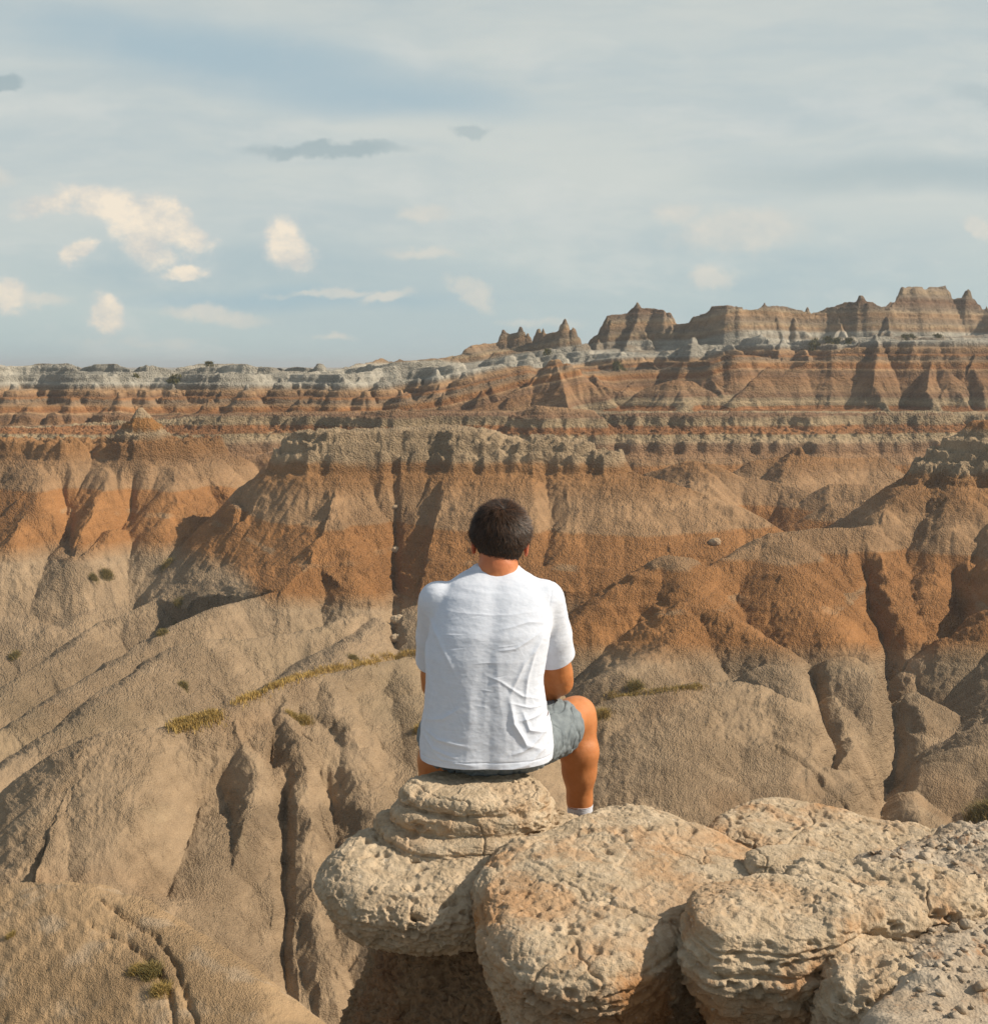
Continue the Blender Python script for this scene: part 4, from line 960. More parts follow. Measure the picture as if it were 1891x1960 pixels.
def hand(f, wr, sx):
    """relaxed hand hanging between the knees; sx: side of the thumb"""
    w_ = np.array(wr); fw = np.array((-.12 * sx, .75, -.62)); fw /= np.linalg.norm(fw)
    side = np.array((sx * .75, .25, .55)); side -= fw * (side @ fw); side /= np.linalg.norm(side); up = np.cross(side, fw); up = up if up[2] > 0 else -up
    f.chain([(w_, .026), (w_ + fw * .045, .030)], .015)
    for k_, (o, L) in enumerate(((.033, .068), (.012, .076), (-.010, .071), (-.031, .056))):
        r0 = w_ + fw * .05 + side * o; a = w_ + fw * .088 + side * o * 1.05 + up * .004
        f.capsule(r0, a, .013, .0105, .008)
        b1 = a + (fw * .80 - up * (.45 + .08 * k_)) * L * .45; c1 = b1 + (fw * .35 - up * .9) * L * .33; d1 = c1 + (-fw * .1 - up * .95) * L * .25
        f.capsule(a, b1, .0100, .0088, .004); f.capsule(b1, c1, .0088, .0080, .003); f.capsule(c1, d1, .0080, .0070, .003)
    t0 = w_ + fw * .022 + side * .024; t1 = t0 + side * .026 + fw * .030 - up * .008; t2 = t1 + fw * .030 + side * .006 - up * .008; t3 = t2 + fw * .022 - up * .01
    f.capsule(t0, t1, .015, .0115, .01); f.capsule(t1, t2, .0112, .0095, .004); f.capsule(t2, t3, .0095, .0078, .003)
hb = .0062 if Q > .6 else .010
f = Field((-.44, 3.40, -1.80), (.46, 4.42, -.36), hb)
torso(f, -.018, zlo=-1.20, k=.01)
f.ellip((-.01, 3.69, -1.19), (.165, .125, .10), .03)
f.chain([(PT(952, 1125, 3.785), .062), (PT(953, 1085, 3.80), .058), (PT(955, 1050, 3.825), .057), ((HD[0], HD[1], HD[2] - .02), .06)], .03)      # neck
# head: skull, jaw, nose, lips, brow, ears
hx, hy, hz = HD
f.ellip((hx, hy, hz + .022), (.086, .097, .096), .01, tilt=-.1)
f.ellip((hx, hy + .030, hz - .045), (.060, .072, .062), .03)
f.ellip((hx, hy + .078, hz - .088), (.026, .022, .020), .02)
f.capsule((hx, hy + .093, hz + .012), (hx, hy + .117, hz - .022), .008, .012, .012)
f.ellip((hx, hy + .098, hz + .026), (.050, .014, .010), .012)
f.ellip((hx, hy + .098, hz - .052), (.024, .011, .006), .006); f.ellip((hx, hy + .096, hz - .063), (.021, .011, .006), .006)
for s1 in (-1, 1):
    f.ellip((hx + s1 * .031, hy + .098, hz + .008), (.014, .012, .010), .008, carve=True)
    f.ellip((hx + s1 * .050, hy + .070, hz - .02), (.022, .022, .02), .02)
ER = ((-1, 905, 1044, 3.85), (1, 1009, 1048, 3.85))
for s1, eu, ev, ed in ER:
    ex, ey, ez = PT(eu - s1 * 2, ev, ed)
    f.ellip((ex, ey + .004, ez + .004), (.010, .020, .031), .004, tilt=.15)
    f.capsule((ex + s1 * .006, ey - .012, ez + .024), (ex + s1 * .004, ey - .012, ez - .018), .0055, .005, .003)
    f.capsule((ex, ey - .006, ez - .022), (ex, ey + .004, ez - .030), .007, .006, .004)
    f.ellip((ex + s1 * .009, ey + .006, ez + .006), (.005, .010, .016), .003, carve=True)
for SH, EL_, WR, sx in ((SHR, ELR, WRR, -1), (SHL, ELL, WRL, 1)):
    SH = np.array(SH); EL_ = np.array(EL_); WR = np.array(WR)
    f.chain([(SH, .058), (SH + (EL_ - SH) * .45, .057), (EL_ + (SH - EL_) * .12, .049)], .03)
    f.chain([(EL_ + (SH - EL_) * .12, .049), (EL_, .044), (EL_ + (WR - EL_) * .25, .049), (WR, .026)], .02)
    hand(f, WR, sx)
for HP, KN, AN in ((HPR, KNR, ANR), (HPL, KNL, ANL)):
    HP = np.array(HP); KN = np.array(KN); AN = np.array(AN)
    f.chain([(HP, .085), (HP + (KN - HP) * .5, .078), (KN + (HP - KN) * .08, .067), (KN, .063)], .03)
    f.chain([(KN, .060), (KN + (AN - KN) * .10 + (0, -.012, 0), .061), (KN + (AN - KN) * .34 + (0, -.030, 0), .069), (KN + (AN - KN) * .55 + (0, -.018, 0), .060), (KN + (AN - KN) * .85, .044), (AN, .040)], .025)
    f.chain([(AN, .034), (AN + (0, .02, -.045), .036)], .015)
V, Fq = f.mesh(); V = smooth_v(V, Fq, 2, .45)
V, N, em = refine(V, Fq, 1)
V = V + N * (.0012 * fbm3(V * 30, 3, 3))[:, None]
m_skin, t, b = material('sun_tanned_skin', .48)
b.inputs['Specular IOR Level'].default_value = .35; b.inputs['Subsurface Weight'].default_value = .12; b.inputs['Subsurface Radius'].default_value = (.012, .005, .003); b.inputs['Subsurface Scale'].default_value = 1
co = t.new('ShaderNodeTexCoord').outputs['Object']
rd = t.attr('flush', 'Fac')
base = t.mix(t.mr(t.noise(co, 16, 4, .6), .35, .65), (.47, .175, .058), (.55, .225, .085)); base = t.mix(rd, base, (.55, .15, .09))
t.link(base, b.inputs['Base Color'])
hv = t.voro(t.vmath('MULTIPLY', co, (1, 1, .25)), 420); t.link(t.bump(t.math('ADD', t.noise(co, 320, 3, .6), t.math('MULTIPLY', hv, .5)), .35, .0012), b.inputs['Normal'])
flush = sstep(.055, .02, np.minimum(*[np.sqrt(((V - np.array(PT(eu, ev, ed)))**2).sum(1)) for _, eu, ev, ed in ER])) * .8
flush = np.maximum(flush, .45 * sstep(.09, .05, np.sqrt(((V - np.array(PT(952, 1078, 3.80)))**2).sum(1))))
person = finish('person', em, V, m_skin, attrs={'flush': flush})
tag(person, 'man in white t-shirt and grey shorts sitting on a rock, seen from behind', 'person')

# shirt
m_cloth, t, b = material('white_cotton', .9)
co = t.new('ShaderNodeTexCoord').outputs['Object']
b.inputs['Base Color'].default_value = (.78, .80, .84, 1); b.inputs['Sheen Weight'].default_value = .15
t.link(t.mix(t.mr(t.noise(co, 45, 4, .6), .4, .6), (.64, .70, .81), (.67, .725, .83)), b.inputs['Base Color'])
wv = t.new('ShaderNodeTexWave'); t.link(co, wv.inputs[0]); wv.inputs['Scale'].default_value = 420; wv.inputs['Distortion'].default_value = 2
t.link(t.bump(t.math('ADD', t.noise(t.vmath('MULTIPLY', co, (1, 1, 2.5)), 60, 5, .65), t.math('MULTIPLY', wv.outputs[1], .08)), .35, .0020), b.inputs['Normal'])
hs = .0075 if Q > .6 else .011
f = Field((-.36, 3.42, -1.40), (.36, 4.08, -.62), hs)
torso(f, 0., k=.01)
for SH, EL_ in ((SHR, ELR), (SHL, ELL)):
    SH = np.array(SH); EL_ = np.array(EL_)
    f.chain([(SH + (0, 0, .002), .070), (SH + (EL_ - SH) * .40, .071), (SH + (EL_ - SH) * .8, .074)], .016)
V, Fq = f.mesh(); V = smooth_v(V, Fq, 2, .45)
hemz = at(950, 1474, 3.515).z; colz = at(945, 1082, 3.755)
shR = np.array(SHR); elR = np.array(ELR); shL = np.array(SHL); elL = np.array(ELL)
cR = Vector(shR + (elR - shR) * .66); nR = Vector(elR - shR) + Vector((.02, 0, 0)); cL = Vector(shL + (elL - shL) * .69); nL = Vector(elL - shL)
V, N, em = refine(V, Fq, 2 if Q > .6 else 1, cuts=[
    ((0, 3.6, hemz), (0, 0.0, -1), lambda c: c.z < -1.1),
    (tuple(colz), (0, -.22, 1), lambda c: c.z > colz.z - .06 and abs(c.x - .01) < .12),
    (cR, nR, lambda c: c.z < cR.z + .06 and c.z > cR.z - .14 and c.x > .098 + max(0, (cR.z - c.z)) * .05 - .03 * max(0, (c.z - cR.z) / .06)),
    (cL, nL, lambda c: c.z < cL.z + .06 and c.z > cL.z - .14 and c.x < -.225)])
def fold(V, pts, w0, amp, ysel=None, sharp=1.6):
    """a crease along a line in the back of the shirt, given by picture points on its surface"""
    P = np.array([(at(u, v, 3.58).x, at(u, v, 3.58).z) for u, v in pts]); best = np.full(len(V), 9.); tt = np.zeros(len(V)); L = 0
    seg = np.hypot(*(P[1:] - P[:-1]).T); tot = seg.sum()
    for a, b_, l in zip(P[:-1], P[1:], seg):
        e = b_ - a; t_ = np.clip(((V[:, 0] - a[0]) * e[0] + (V[:, 2] - a[1]) * e[1]) / (e @ e), 0, 1)
        d = np.hypot(V[:, 0] - a[0] - t_ * e[0], V[:, 2] - a[1] - t_ * e[1]); m = d < best
        best = np.where(m, d, best); tt = np.where(m, (L + t_ * l) / tot, tt); L += l
    return amp * np.exp(-(best / w0) ** sharp) * np.sin(np.clip(tt, 0.02, .98) * math.pi) ** .6
back = (V[:, 1] < 3.72)
Vs = V.copy(); Vs[:, 0] += .006 * perlin3((V * 9).astype(F32), 3); Vs[:, 2] += .006 * perlin3((V * 9).astype(F32), 4)
D = np.zeros(len(V))
rs = random.Random(8)
FO = [([(1046, 1208), (1020, 1222), (985, 1240), (950, 1245)], .005, .0035), ([(1046, 1200), (1010, 1196), (960, 1206)], .005, .003), ([(1044, 1216), (1022, 1250), (1008, 1300), (1005, 1350)], .007, .0055), ([(1040, 1230), (1000, 1270), (975, 1330)], .007, .004),
      ([(806, 1200), (812, 1240), (820, 1300), (822, 1350)], .007, .006), ([(808, 1190), (840, 1225), (870, 1290)], .008, .004), ([(830, 1330), (820, 1370), (806, 1400)], .006, .005),
      ([(925, 1260), (930, 1330), (926, 1420)], .014, .0022), ([(905, 1290), (900, 1360), (893, 1440)], .016, .0018), ([(950, 1240), (955, 1320), (968, 1400)], .012, .0016),
      ([(975, 1330), (982, 1380), (1005, 1420), (1040, 1432)], .009, .009), ([(1000, 1360), (1012, 1395), (1050, 1405)], .007, .007), ([(1056, 1385), (1030, 1412), (1000, 1430), (975, 1436)], .006, .006), ([(1058, 1400), (1040, 1430), (1010, 1452), (960, 1464)], .007, .005),
      ([(1050, 1360), (1020, 1372), (990, 1376)], .006, .005), ([(1040, 1340), (1000, 1330), (960, 1300), (930, 1290)], .005, .003), ([(1045, 1352), (1015, 1352), (975, 1340)], .004, .003),
      ([(806, 1395), (840, 1412), (900, 1420)], .006, .004), ([(805, 1405), (830, 1430), (880, 1445)], .006, .004), ([(812, 1425), (850, 1448), (920, 1455)], .005, .003), ([(815, 1380), (850, 1372), (880, 1350)], .006, .004),
      ([(870, 1140), (930, 1146), (1000, 1142)], .006, .0015), ([(850, 1176), (940, 1184), (1030, 1178)], .004, .0012), ([(905, 1268), (960, 1266)], .003, .0012), ([(950, 1238), (990, 1232)], .003, .0012)]
for _ in range(26):
    u0 = rs.uniform(840, 1020); v0 = rs.uniform(1180, 1460); a0 = rs.uniform(-.25, .25) + rs.choice((0, 0, 0, 1.2)); ln_ = rs.uniform(18, 55)
    FO.append(([(u0, v0), (u0 + ln_ * math.cos(a0), v0 + ln_ * math.sin(a0))], rs.uniform(.0018, .0035), rs.uniform(-.0010, .0011)))
for pts, w0, amp in FO: D += fold(Vs, pts, w0, amp)
D *= back
pV = (V * np.array([1, 1, .55])).astype(F32)
D += .0035 * fbm3(pV * 13, 3, 71) * sstep(-.75, -1.0, V[:, 2]) + .0012 * fbm3((V * np.array([1, 1, 1.8])).astype(F32) * 30, 3, 72)
# gathered sleeve seam at the armhole
for sx_, uu in ((1, 1051),):
    xs_ = at(uu, 1150, 3.7).x; dd = np.abs(V[:, 0] - xs_ - .02 * sx_ * np.sin((V[:, 2] + .78) * 9)); D -= .0012 * np.exp(-(dd / .004) ** 2) * (V[:, 2] > at(uu, 1215, 3.66).z) * (V[:, 2] < at(uu, 1118, 3.7).z)
D += .002 * np.exp(-((V[:, 2] - hemz - .020) / .0022) ** 2) * -1        # hem stitch
V = V + N * D[:, None]
V[:, 1] -= np.where(back, .004 * sstep(hemz + .06, hemz, V[:, 2]), 0)
sh = finish('t_shirt', em, V, m_cloth, person, solid=.003)
sh['label'] = 'white short sleeved cotton t-shirt'

# shorts
m_sh, t, b = material('grey_green_cotton', .9)
co = t.new('ShaderNodeTexCoord').outputs['Object']
t.link(t.mix(t.mr(t.noise(co, 40, 4, .6), .4, .6), (.165, .195, .215), (.215, .25, .27)), b.inputs['Base Color'])
t.link(t.bump(t.noise(co, 70, 5, .65), .6, .003), b.inputs['Normal'])
f = Field((-.34, 3.42, -1.44), (.40, 4.22, -1.02), hs)
f.ellip((-.012, 3.675, -1.235), (.207, .140, .112), .02)
for HP, KN in ((HPR, KNR), (HPL, KNL)):
    HP = np.array(HP); KN = np.array(KN)
    f.chain([(HP + (0, .01, .0), .100), (HP + (KN - HP) * .55, .096), (HP + (KN - HP) * .95, .088)], .03)
# nothing dips below the seat
S, x, y, z = f.sub((-9, -9, -9), (9, 9, 9)); ztop_ = -1.330
f.F[S] = np.maximum(f.F[S], np.where(y < 3.80, (ztop_ - z), -9) + 0 * x)
V, Fq = f.mesh(); V = smooth_v(V, Fq, 3, .5)
hR = np.array(HPR); kR = np.array(KNR); hL = np.array(HPL); kL = np.array(KNL)
c1 = Vector(hR + (kR - hR) * .66); c2 = Vector(hL + (kL - hL) * .66)
V, N, em = refine(V, Fq, 2 if Q > .6 else 1, cuts=[
    (c1, Vector(kR - hR) + Vector((0.02, 0, 0)), lambda c: c.x > .0 and c.y > 3.85), (c2, Vector(kL - hL), lambda c: c.x <= .0 and c.y > 3.85),
    ((0, 3.7, -1.13), (0, 0, 1), lambda c: c.y < 3.8)])
D = .006 * fbm3((V * np.array([1.6, .6, .9])).astype(F32) * 13, 3, 91) - .005 * np.exp(-(perlin3((V * np.array([1.2, .8, .5])).astype(F32) * 17, 97) / .09) ** 2) + .0045 * (np.abs(perlin3((V * np.array([1.5, .6, 1])).astype(F32) * 30, 92)) - .2)
V = V + N * D[:, None]
so = finish('shorts', em, V, m_sh, person, solid=.003); so['label'] = 'grey green cotton shorts'

# socks and shoes
m_sock, t, b = material('white_sock', .9); b.inputs['Base Color'].default_value = (.62, .64, .70, 1)
m_shoe, t, b = material('grey_shoe', .7); b.inputs['Base Color'].default_value = (.22, .22, .23, 1)
m_sole, t, b = material('white_rubber_sole', .6); b.inputs['Base Color'].default_value = (.6, .6, .58, 1)
for AN in (ANR, ANL):
    AN = np.array(AN)
    f = Field(AN - (.1, .12, .14), AN + (.1, .24, .06), .006)
    f.chain([(AN + (0, 0, .040), .047), (AN + (0, .004, -.03), .045), (AN + (0, .03, -.055), .038)], .01)
    V, Fq = f.mesh(); V = smooth_v(V, Fq, 2); V, N, em = refine(V, Fq, 1, cuts=[((0, 0, AN[2] + .040), (0, 0, 1), lambda c: True)])
    V += N * (.0018 * np.sin(V[:, 2] * 900))[:, None]
    finish('sock', em, V, m_sock, person, solid=.002)
    f = Field(AN - (.1, .14, .16), AN + (.1, .28, .06), .006)
    f.chain([(AN + (0, -.025, -.070), .042), (AN + (0, .06, -.075), .040), (AN + (0, .16, -.088), .036), (AN + (0, .19, -.09), .032)], .02)
    f.ellip(AN + (0, .03, -.05), (.042, .07, .035), .02)
    V, Fq = f.mesh(); V[:, 2] = np.maximum(V[:, 2], AN[2] - .105); V = smooth_v(V, Fq, 2); V, N, em = refine(V, Fq, 1)
    sh_o = finish('shoe', em, V, m_shoe, person)
    f = Field(AN - (.1, .14, .16), AN + (.1, .28, .0), .006)
    f.chain([(AN + (0, -.025, -.11), .046), (AN + (0, .06, -.11), .044), (AN + (0, .16, -.11), .043), (AN + (0, .195, -.11), .034)], .02)
    S, x, y, z = f.sub((-9, -9, -9), (9, 9, 9)); f.F[S] = np.maximum(f.F[S], np.abs(z - AN[2] + .112) - .014)
    V, Fq = f.mesh(); V = smooth_v(V, Fq, 2); V, N, em = refine(V, Fq, 0)
    finish('sole', em, V, m_sole, sh_o)
# ledge of rock that carries the feet
f = rock_field([(-.34, 3.95), (-.35, 4.2), (-.2, 4.42), (.2, 4.46), (.46, 4.40), (.5, 4.1), (.3, 3.9), (0, 3.88)], ANR[2] - .125, ANR[2] - .36, [(-3, 0), (0, 0)], .05, .014, wob=.03, seed=95)
o = make_rock('footrest_ledge', f, m_rock, 99, stain=.5, lv=1)
tag(o, 'sandstone ledge below the seat where the man rests his feet', 'rock')

# eyes, unseen from behind but there
m_eye, t, b = material('eye', .2); b.inputs['Base Color'].default_value = (.7, .68, .64, 1); m_iris, t, b = material('iris', .2); b.inputs['Base Color'].default_value = (.06, .035, .02, 1)
for s1 in (-1, 1):
    f = Field((hx + s1 * .031 - .02, hy + .06, hz - .012), (hx + s1 * .031 + .02, hy + .11, hz + .028), .003); f.ellip((hx + s1 * .031, hy + .083, hz + .008), (.012, .012, .012), .001)
    V, Fq = f.mesh(); V, N, em = refine(V, Fq, 1); e1 = finish('eye', em, V, m_eye, person)
    f = Field((hx + s1 * .031 - .01, hy + .085, hz - .004), (hx + s1 * .031 + .01, hy + .10, hz + .02), .0015); f.ellip((hx + s1 * .031, hy + .0935, hz + .008), (.0055, .0022, .0055), .0005)
    V, Fq = f.mesh(); V, N, em = refine(V, Fq, 0); finish('iris', em, V, m_iris, e1)

# hair: an under layer and thousands of locks swirling out from the crown
m_hair, t, b = material('dark_brown_hair', .55); b.inputs['Specular IOR Level'].default_value = .5
co = t.new('ShaderNodeTexCoord').outputs['Object']
t.link(t.mix(t.attr('lock', 'Fac'), (.010, .006, .004), (.11, .050, .020)), b.inputs['Base Color']); b.inputs['Anisotropic'].default_value = .5
HC = np.array((hx + .002, hy - .002, hz + .022)); HR = np.array((.0935, .1035, .104))
f = Field(HC - .16, HC + .16, .0055 if Q > .6 else .008)
f.ellip(HC, HR, .0); f.ellip(HC + (0, .035, .03), (.078, .075, .08), .02)
f.ellip(HC + (0, -.03, -.05), (.066, .066, .066), .02)
S, x, y, z = f.sub((-9, -9, -9), (9, 9, 9))
line = np.interp((y - HC[1])[0, :, 0], [-.12, -.04, .0, .03, .06, .12], [-.114, -.100, -.068, -.01, .045, .07]).astype(F32)
f.F[S] = np.maximum(f.F[S], (HC[2] + line)[None, :, None] - z + 0 * x)
V, Fq = f.mesh(); V = smooth_v(V, Fq, 2); V, N, em = refine(V, Fq, 1)
V = V + N * (.0035 * fbm3(V.astype(F32) * 45, 3, 8))[:, None]
hair = finish('hair', em, V, m_hair, person, attrs={'lock': np.full(len(V), .0)}); hair['label'] = 'short dark brown hair'
rs = np.random.RandomState(12); nl = 14000 if Q > .6 else 3000
crown = np.array((.10, -.52, .85)); crown /= np.linalg.norm(crown)
def surf(u_):     # direction -> point on the hair surface
    q = np.stack([u_[:, 0] / HR[0], u_[:, 1] / HR[1], u_[:, 2] / HR[2]], -1); r = 1 / np.linalg.norm(q, axis=1)
    q2 = u_ - 0; low = sstep(.0, -.7, u_[:, 2]) * sstep(.3, -.3, u_[:, 1])
    c2 = np.array((0, -.03, -.05)); dc = u_ @ c2; q_ = dc * dc - (c2 @ c2 - .0675 ** 2); r2 = np.where(q_ > 0, dc + np.sqrt(np.maximum(q_, 0)), 0)
    return np.maximum(r * (1 - .02 * low), r2)
d0 = rs.randn(nl * 2, 3); d0 /= np.linalg.norm(d0, axis=1)[:, None]
okm = (d0[:, 2] * .105 > np.interp(d0[:, 1] * .103, [-.12, -.04, .0, .03, .06, .12], [-.112, -.094, -.058, .0, .05, .07])) ; d0 = d0[okm][:nl]; nl = len(d0)
g = d0 - crown * (d0 @ crown)[:, None]; g /= np.linalg.norm(g, axis=1)[:, None] + 1e-6
sw_ = np.cross(crown, g); ang = np.arccos(np.clip(d0 @ crown, -1, 1))
dirn = g * 1.0 + sw_ * (.75 * np.exp(-ang * 1.6) + .25 * rs.randn(nl))[:, None] * 1.0 + np.array([0, 0, -.25])
cl_ = perlin3((d0 * 6).astype(F32), 5) + .6 * perlin3((d0 * 15).astype(F32), 6)                                  # locks clump together
dirn += sw_ * (cl_ * .9)[:, None]
dirn -= d0 * (dirn * d0).sum(1)[:, None]; dirn /= np.linalg.norm(dirn, axis=1)[:, None]
L = rs.uniform(.16, .34, nl) * np.interp(d0[:, 2], [-.9, -.3, .3], [.35, .6, 1.3]); base_lift = rs.uniform(-.006, .003, nl)
wdt = rs.uniform(.0006, .0015, nl); segs = 5; VV = []
sidev = np.cross(d0, dirn)
for k_ in range(segs):
    tt = k_ / (segs - 1)
    dk = d0 + dirn * (L * tt)[:, None]; dk /= np.linalg.norm(dk, axis=1)[:, None]
    lift = base_lift + np.interp(d0[:, 2], [-.6, .2], [.003, .013]) * tt * (1 - .25 * tt) * (1 + .9 * cl_) + .009 * tt * rs.rand(nl) * (d0[:, 2] > -.3)
    p = HC + dk * (surf(dk) + lift)[:, None]
    ww = (wdt * (1 - tt * .85))[:, None]
    VV += [p - sidev * ww, p + sidev * ww]
VV = np.stack(VV, 1)                                                    # (nl, 10, 3)
fi = np.array([(2 * k_, 2 * k_ + 1, 2 * k_ + 3, 2 * k_ + 2) for k_ in range(segs - 1)])
Fh = (fi[None] + (np.arange(nl) * segs * 2)[:, None, None]).reshape(-1, 4)
lockv = np.repeat(np.clip(.30 + .30 * cl_ + .30 * rs.randn(nl), 0, 1), segs * 2)
lk = mesh_np('strands', VV.reshape(-1, 3), Fh, m_hair, hair, attrs={'lock': lockv})
# thin necklace cord at the nape
# ================================================================== dry grass and small shrubs
m_gr, t, b = material('dry_grass', .8)
gc = t.attr('tone', 'Fac')
t.link(t.mix(gc, (.12, .12, .055), (.50, .34, .11)), b.inputs['Base Color'])
def ground_z(x, y):
    r = np.clip(np.searchsorted(YR, y), 0, NR - 1); c = np.clip(np.searchsorted(TX, x / y), 0, NC - 1); return HG[r, c]
def blades(name, cx, cy, n, hgt, wid, spread, tone, seed, lean=.5, mat=None):
    """cx, cy arrays of clump centres"""
    rs = np.random.RandomState(seed); k_ = rs.randint(0, len(cx), n)
    x = cx[k_] + rs.randn(n) * spread; y = cy[k_] + rs.randn(n) * spread; z = ground_z(x, y) - .01
    h = hgt * rs.uniform(.5, 1.2, n); th = rs.uniform(0, 6.283, n); ll = rs.uniform(.1, lean, n) * h
    w_ = wid * rs.uniform(.6, 1.2, n); ph = rs.uniform(0, 6.283, n); P = []
    for s_, ws in ((0, 1), (.55, .75), (1, .1)):
        px = x + np.cos(th) * ll * s_ ** 1.8; py = y + np.sin(th) * ll * s_ ** 1.8; pz = z + h * s_ * (1 - .15 * s_)
        for sg in (-1, 1): P.append(np.stack([px + sg * w_ * ws * np.cos(ph), py + sg * w_ * ws * np.sin(ph), pz], -1))
    V = np.stack(P, 1).reshape(-1, 3); f = np.array([(0, 1, 3, 2), (2, 3, 5, 4)])
    Fq = (f[None] + (np.arange(n) * 6)[:, None, None]).reshape(-1, 4)
    tn = np.repeat(np.clip(tone + .22 * rs.randn(n), 0, 1), 6)
    return mesh_np(name, V, Fq, mat or m_gr, attrs={'tone': tn})
def along(pts, n, seed, jit):
    rs = np.random.RandomState(seed); L = np.linspace(0, len(pts) - 1.001, n); X = []; Y = []
    for q in L:
        i = int(q); f_ = q - i; u = pts[i][0] * (1 - f_) + pts[i + 1][0] * f_ + rs.randn() * jit; v = pts[i][1] * (1 - f_) + pts[i + 1][1] * f_ + rs.randn() * jit * .25
        p = pick(u, v, h=HG)
        if p is not None: X.append(p.x); Y.append(p.y)
    return np.array(X), np.array(Y)
x, y = along([(455, 1345), (520, 1316), (560, 1300), (620, 1286), (680, 1275), (740, 1262), (795, 1250)], 70, 1, 5)
tag(blades('grass', x, y, 5200, .28, .016, .24, .95, 2), 'strip of golden dry grass along the ridge crest left of the man', 'grass', kind='stuff')
x, y = along([(335, 1394), (370, 1384), (410, 1370)], 30, 3, 3)
tag(blades('grass', x, y, 2600, .28, .016, .2, .75, 4), 'patch of olive and gold grass at the lower end of the crest', 'grass', kind='stuff')
x, y = along([(1160, 1336), (1220, 1330), (1300, 1318), (1340, 1316)], 30, 5, 3)
tag(blades('grass', x, y, 1200, .20, .014, .2, .6, 6), 'sparse grass on top of the tan mound right of the man', 'grass', kind='stuff')
spots = [(352, 1316, .5, 'low shrub on the slope above the left end of the grass strip'), (678, 1262, .55, 'dark green shrub above the middle of the grass strip'), (580, 1383, .5, 'small brown shrub below the grass strip on the fluted slope'),
         (560, 1372, .35, 'tiny dry tuft just up slope of the brown shrub below the grass strip'), (1218, 1322, .75, 'round green bush on the shoulder of the tan mound right of the man'), (1150, 1372, .6, 'brown bush close to the man\'s right knee on the tan mound'),
         (205, 1102, .9, 'green shrub on the pale mound at the far left'), (180, 1108, .6, 'smaller shrub just left of the green one on the pale mound'), (320, 1082, .9, 'grey green shrub at the foot of the left mesa near the big butte'), (340, 1180, .7, 'shrub in the small gully on the left slope'),
         (310, 1215, .6, 'olive shrub low in the small gully on the left slope'), (28, 1258, .7, 'dark shrub near the left edge in the hollow'), (1880, 1560, 1.0, 'dark bush at the right edge on the shaded slope'), (808, 1400, .5, 'dry tuft beside the left hip of the man on the slope'),
         (290, 1868, .17, 'olive green shrub on the rounded mound at the lower left'), (262, 1862, .12, 'thin dry shrub left of the olive one on the lower left mound'), (308, 1900, .15, 'brownish tangled shrub below the olive one on the lower left mound'), (20, 1795, .08, 'tiny brown tuft at the left edge on the lower mound')]
for i, (u, v, sz_, lab) in enumerate(spots):
    p = pick(u, v, h=HG)
    if p is None: continue
    n_ = 900
    o = blades('shrub', np.array([p.x]), np.array([p.y]), n_, sz_ * .6, sz_ * .018, sz_ * .30, .30 + .3 * (('brown' in lab) or ('dry' in lab)), 20 + i, lean=1.1)
    o.data.vertices.foreach_get('co', (cc := np.empty(len(o.data.vertices) * 3, F32))); cc = cc.reshape(-1, 3) - np.array(p, F32); o.data.vertices.foreach_set('co', cc.ravel()); o.location = p
    tag(o, lab, 'shrub', 'shrubs scattered over the slopes')
# scrub on the far white bluffs
far_sp = [(262, 722), (330, 728), (338, 732), (1556, 660), (1560, 664), (1585, 654), (1600, 653), (1625, 654), (1732, 646), (1745, 645), (1795, 644), (1048, 674), (1180, 700), (1188, 704), (400, 697), (286, 699)]
for i, (u, v) in enumerate(far_sp):
    p = pick(u, v, h=HG)
    if p is None: continue
    o = blades('bush', np.array([p.x]), np.array([p.y]), 150, .6, .08, .38, .02, 60 + i, lean=1.0)
    cc = np.empty(len(o.data.vertices) * 3, F32); o.data.vertices.foreach_get('co', cc); cc = cc.reshape(-1, 3) - np.array(p, F32); o.data.vertices.foreach_set('co', cc.ravel()); o.location = p
    where = 'left plateau rim' if u < 700 else ('spires' if u < 1100 else ('right skyline walls' if u > 1400 else 'big pyramid'))
    tag(o, 'dark bush far off on the white bluffs by the ' + where, 'bush', 'dark bushes on the far white bluffs, ' + where)
# loose rock in the gully behind the man and a boulder on the right slope
stn = [(757, 1055, .5, 'pale stone half way down the deep gully in the butte left of the man\'s head'), (762, 1190, .7, 'pale block at the bottom of the deep gully beside the left sleeve'), (758, 1225, .6, 'second pale block below at the gully mouth beside the left sleeve'), (1368, 1040, .6, 'lone grey boulder on the orange slope right of the man'), (756, 975, .4, 'dark stone lodged high in the deep gully of the butte')]
for i, (u, v, r_, lab) in enumerate(stn):
    p = pick(u, v, h=HG)
    if p is None: continue
    f = Field((-1.2 * r_, -1.2 * r_, -1.2 * r_), (1.2 * r_, 1.2 * r_, 1.2 * r_), r_ / 9); f.ellip((0, 0, 0), (r_ * .95, r_ * .7, r_ * .6), 0); f.ellip((r_ * .3, -.1 * r_, r_ * .25), (r_ * .45, r_ * .4, r_ * .4), .1 * r_)
    V, Fq = f.mesh(); V, N, em = refine(V, Fq, 1); V = V + N * (r_ * .16 * fbm3((V / r_ * 2.2 + i * 5).astype(F32), 3, 5))[:, None]
    o = finish('stone', em, V, m_rock, attrs={'stain': np.full(len(V), .2), 'relief': np.full(len(V), -.02 if i in (3, 4) else 0.)}); o.location = p + Vector((0, 0, r_ * .2)); tag(o, lab, 'stone')
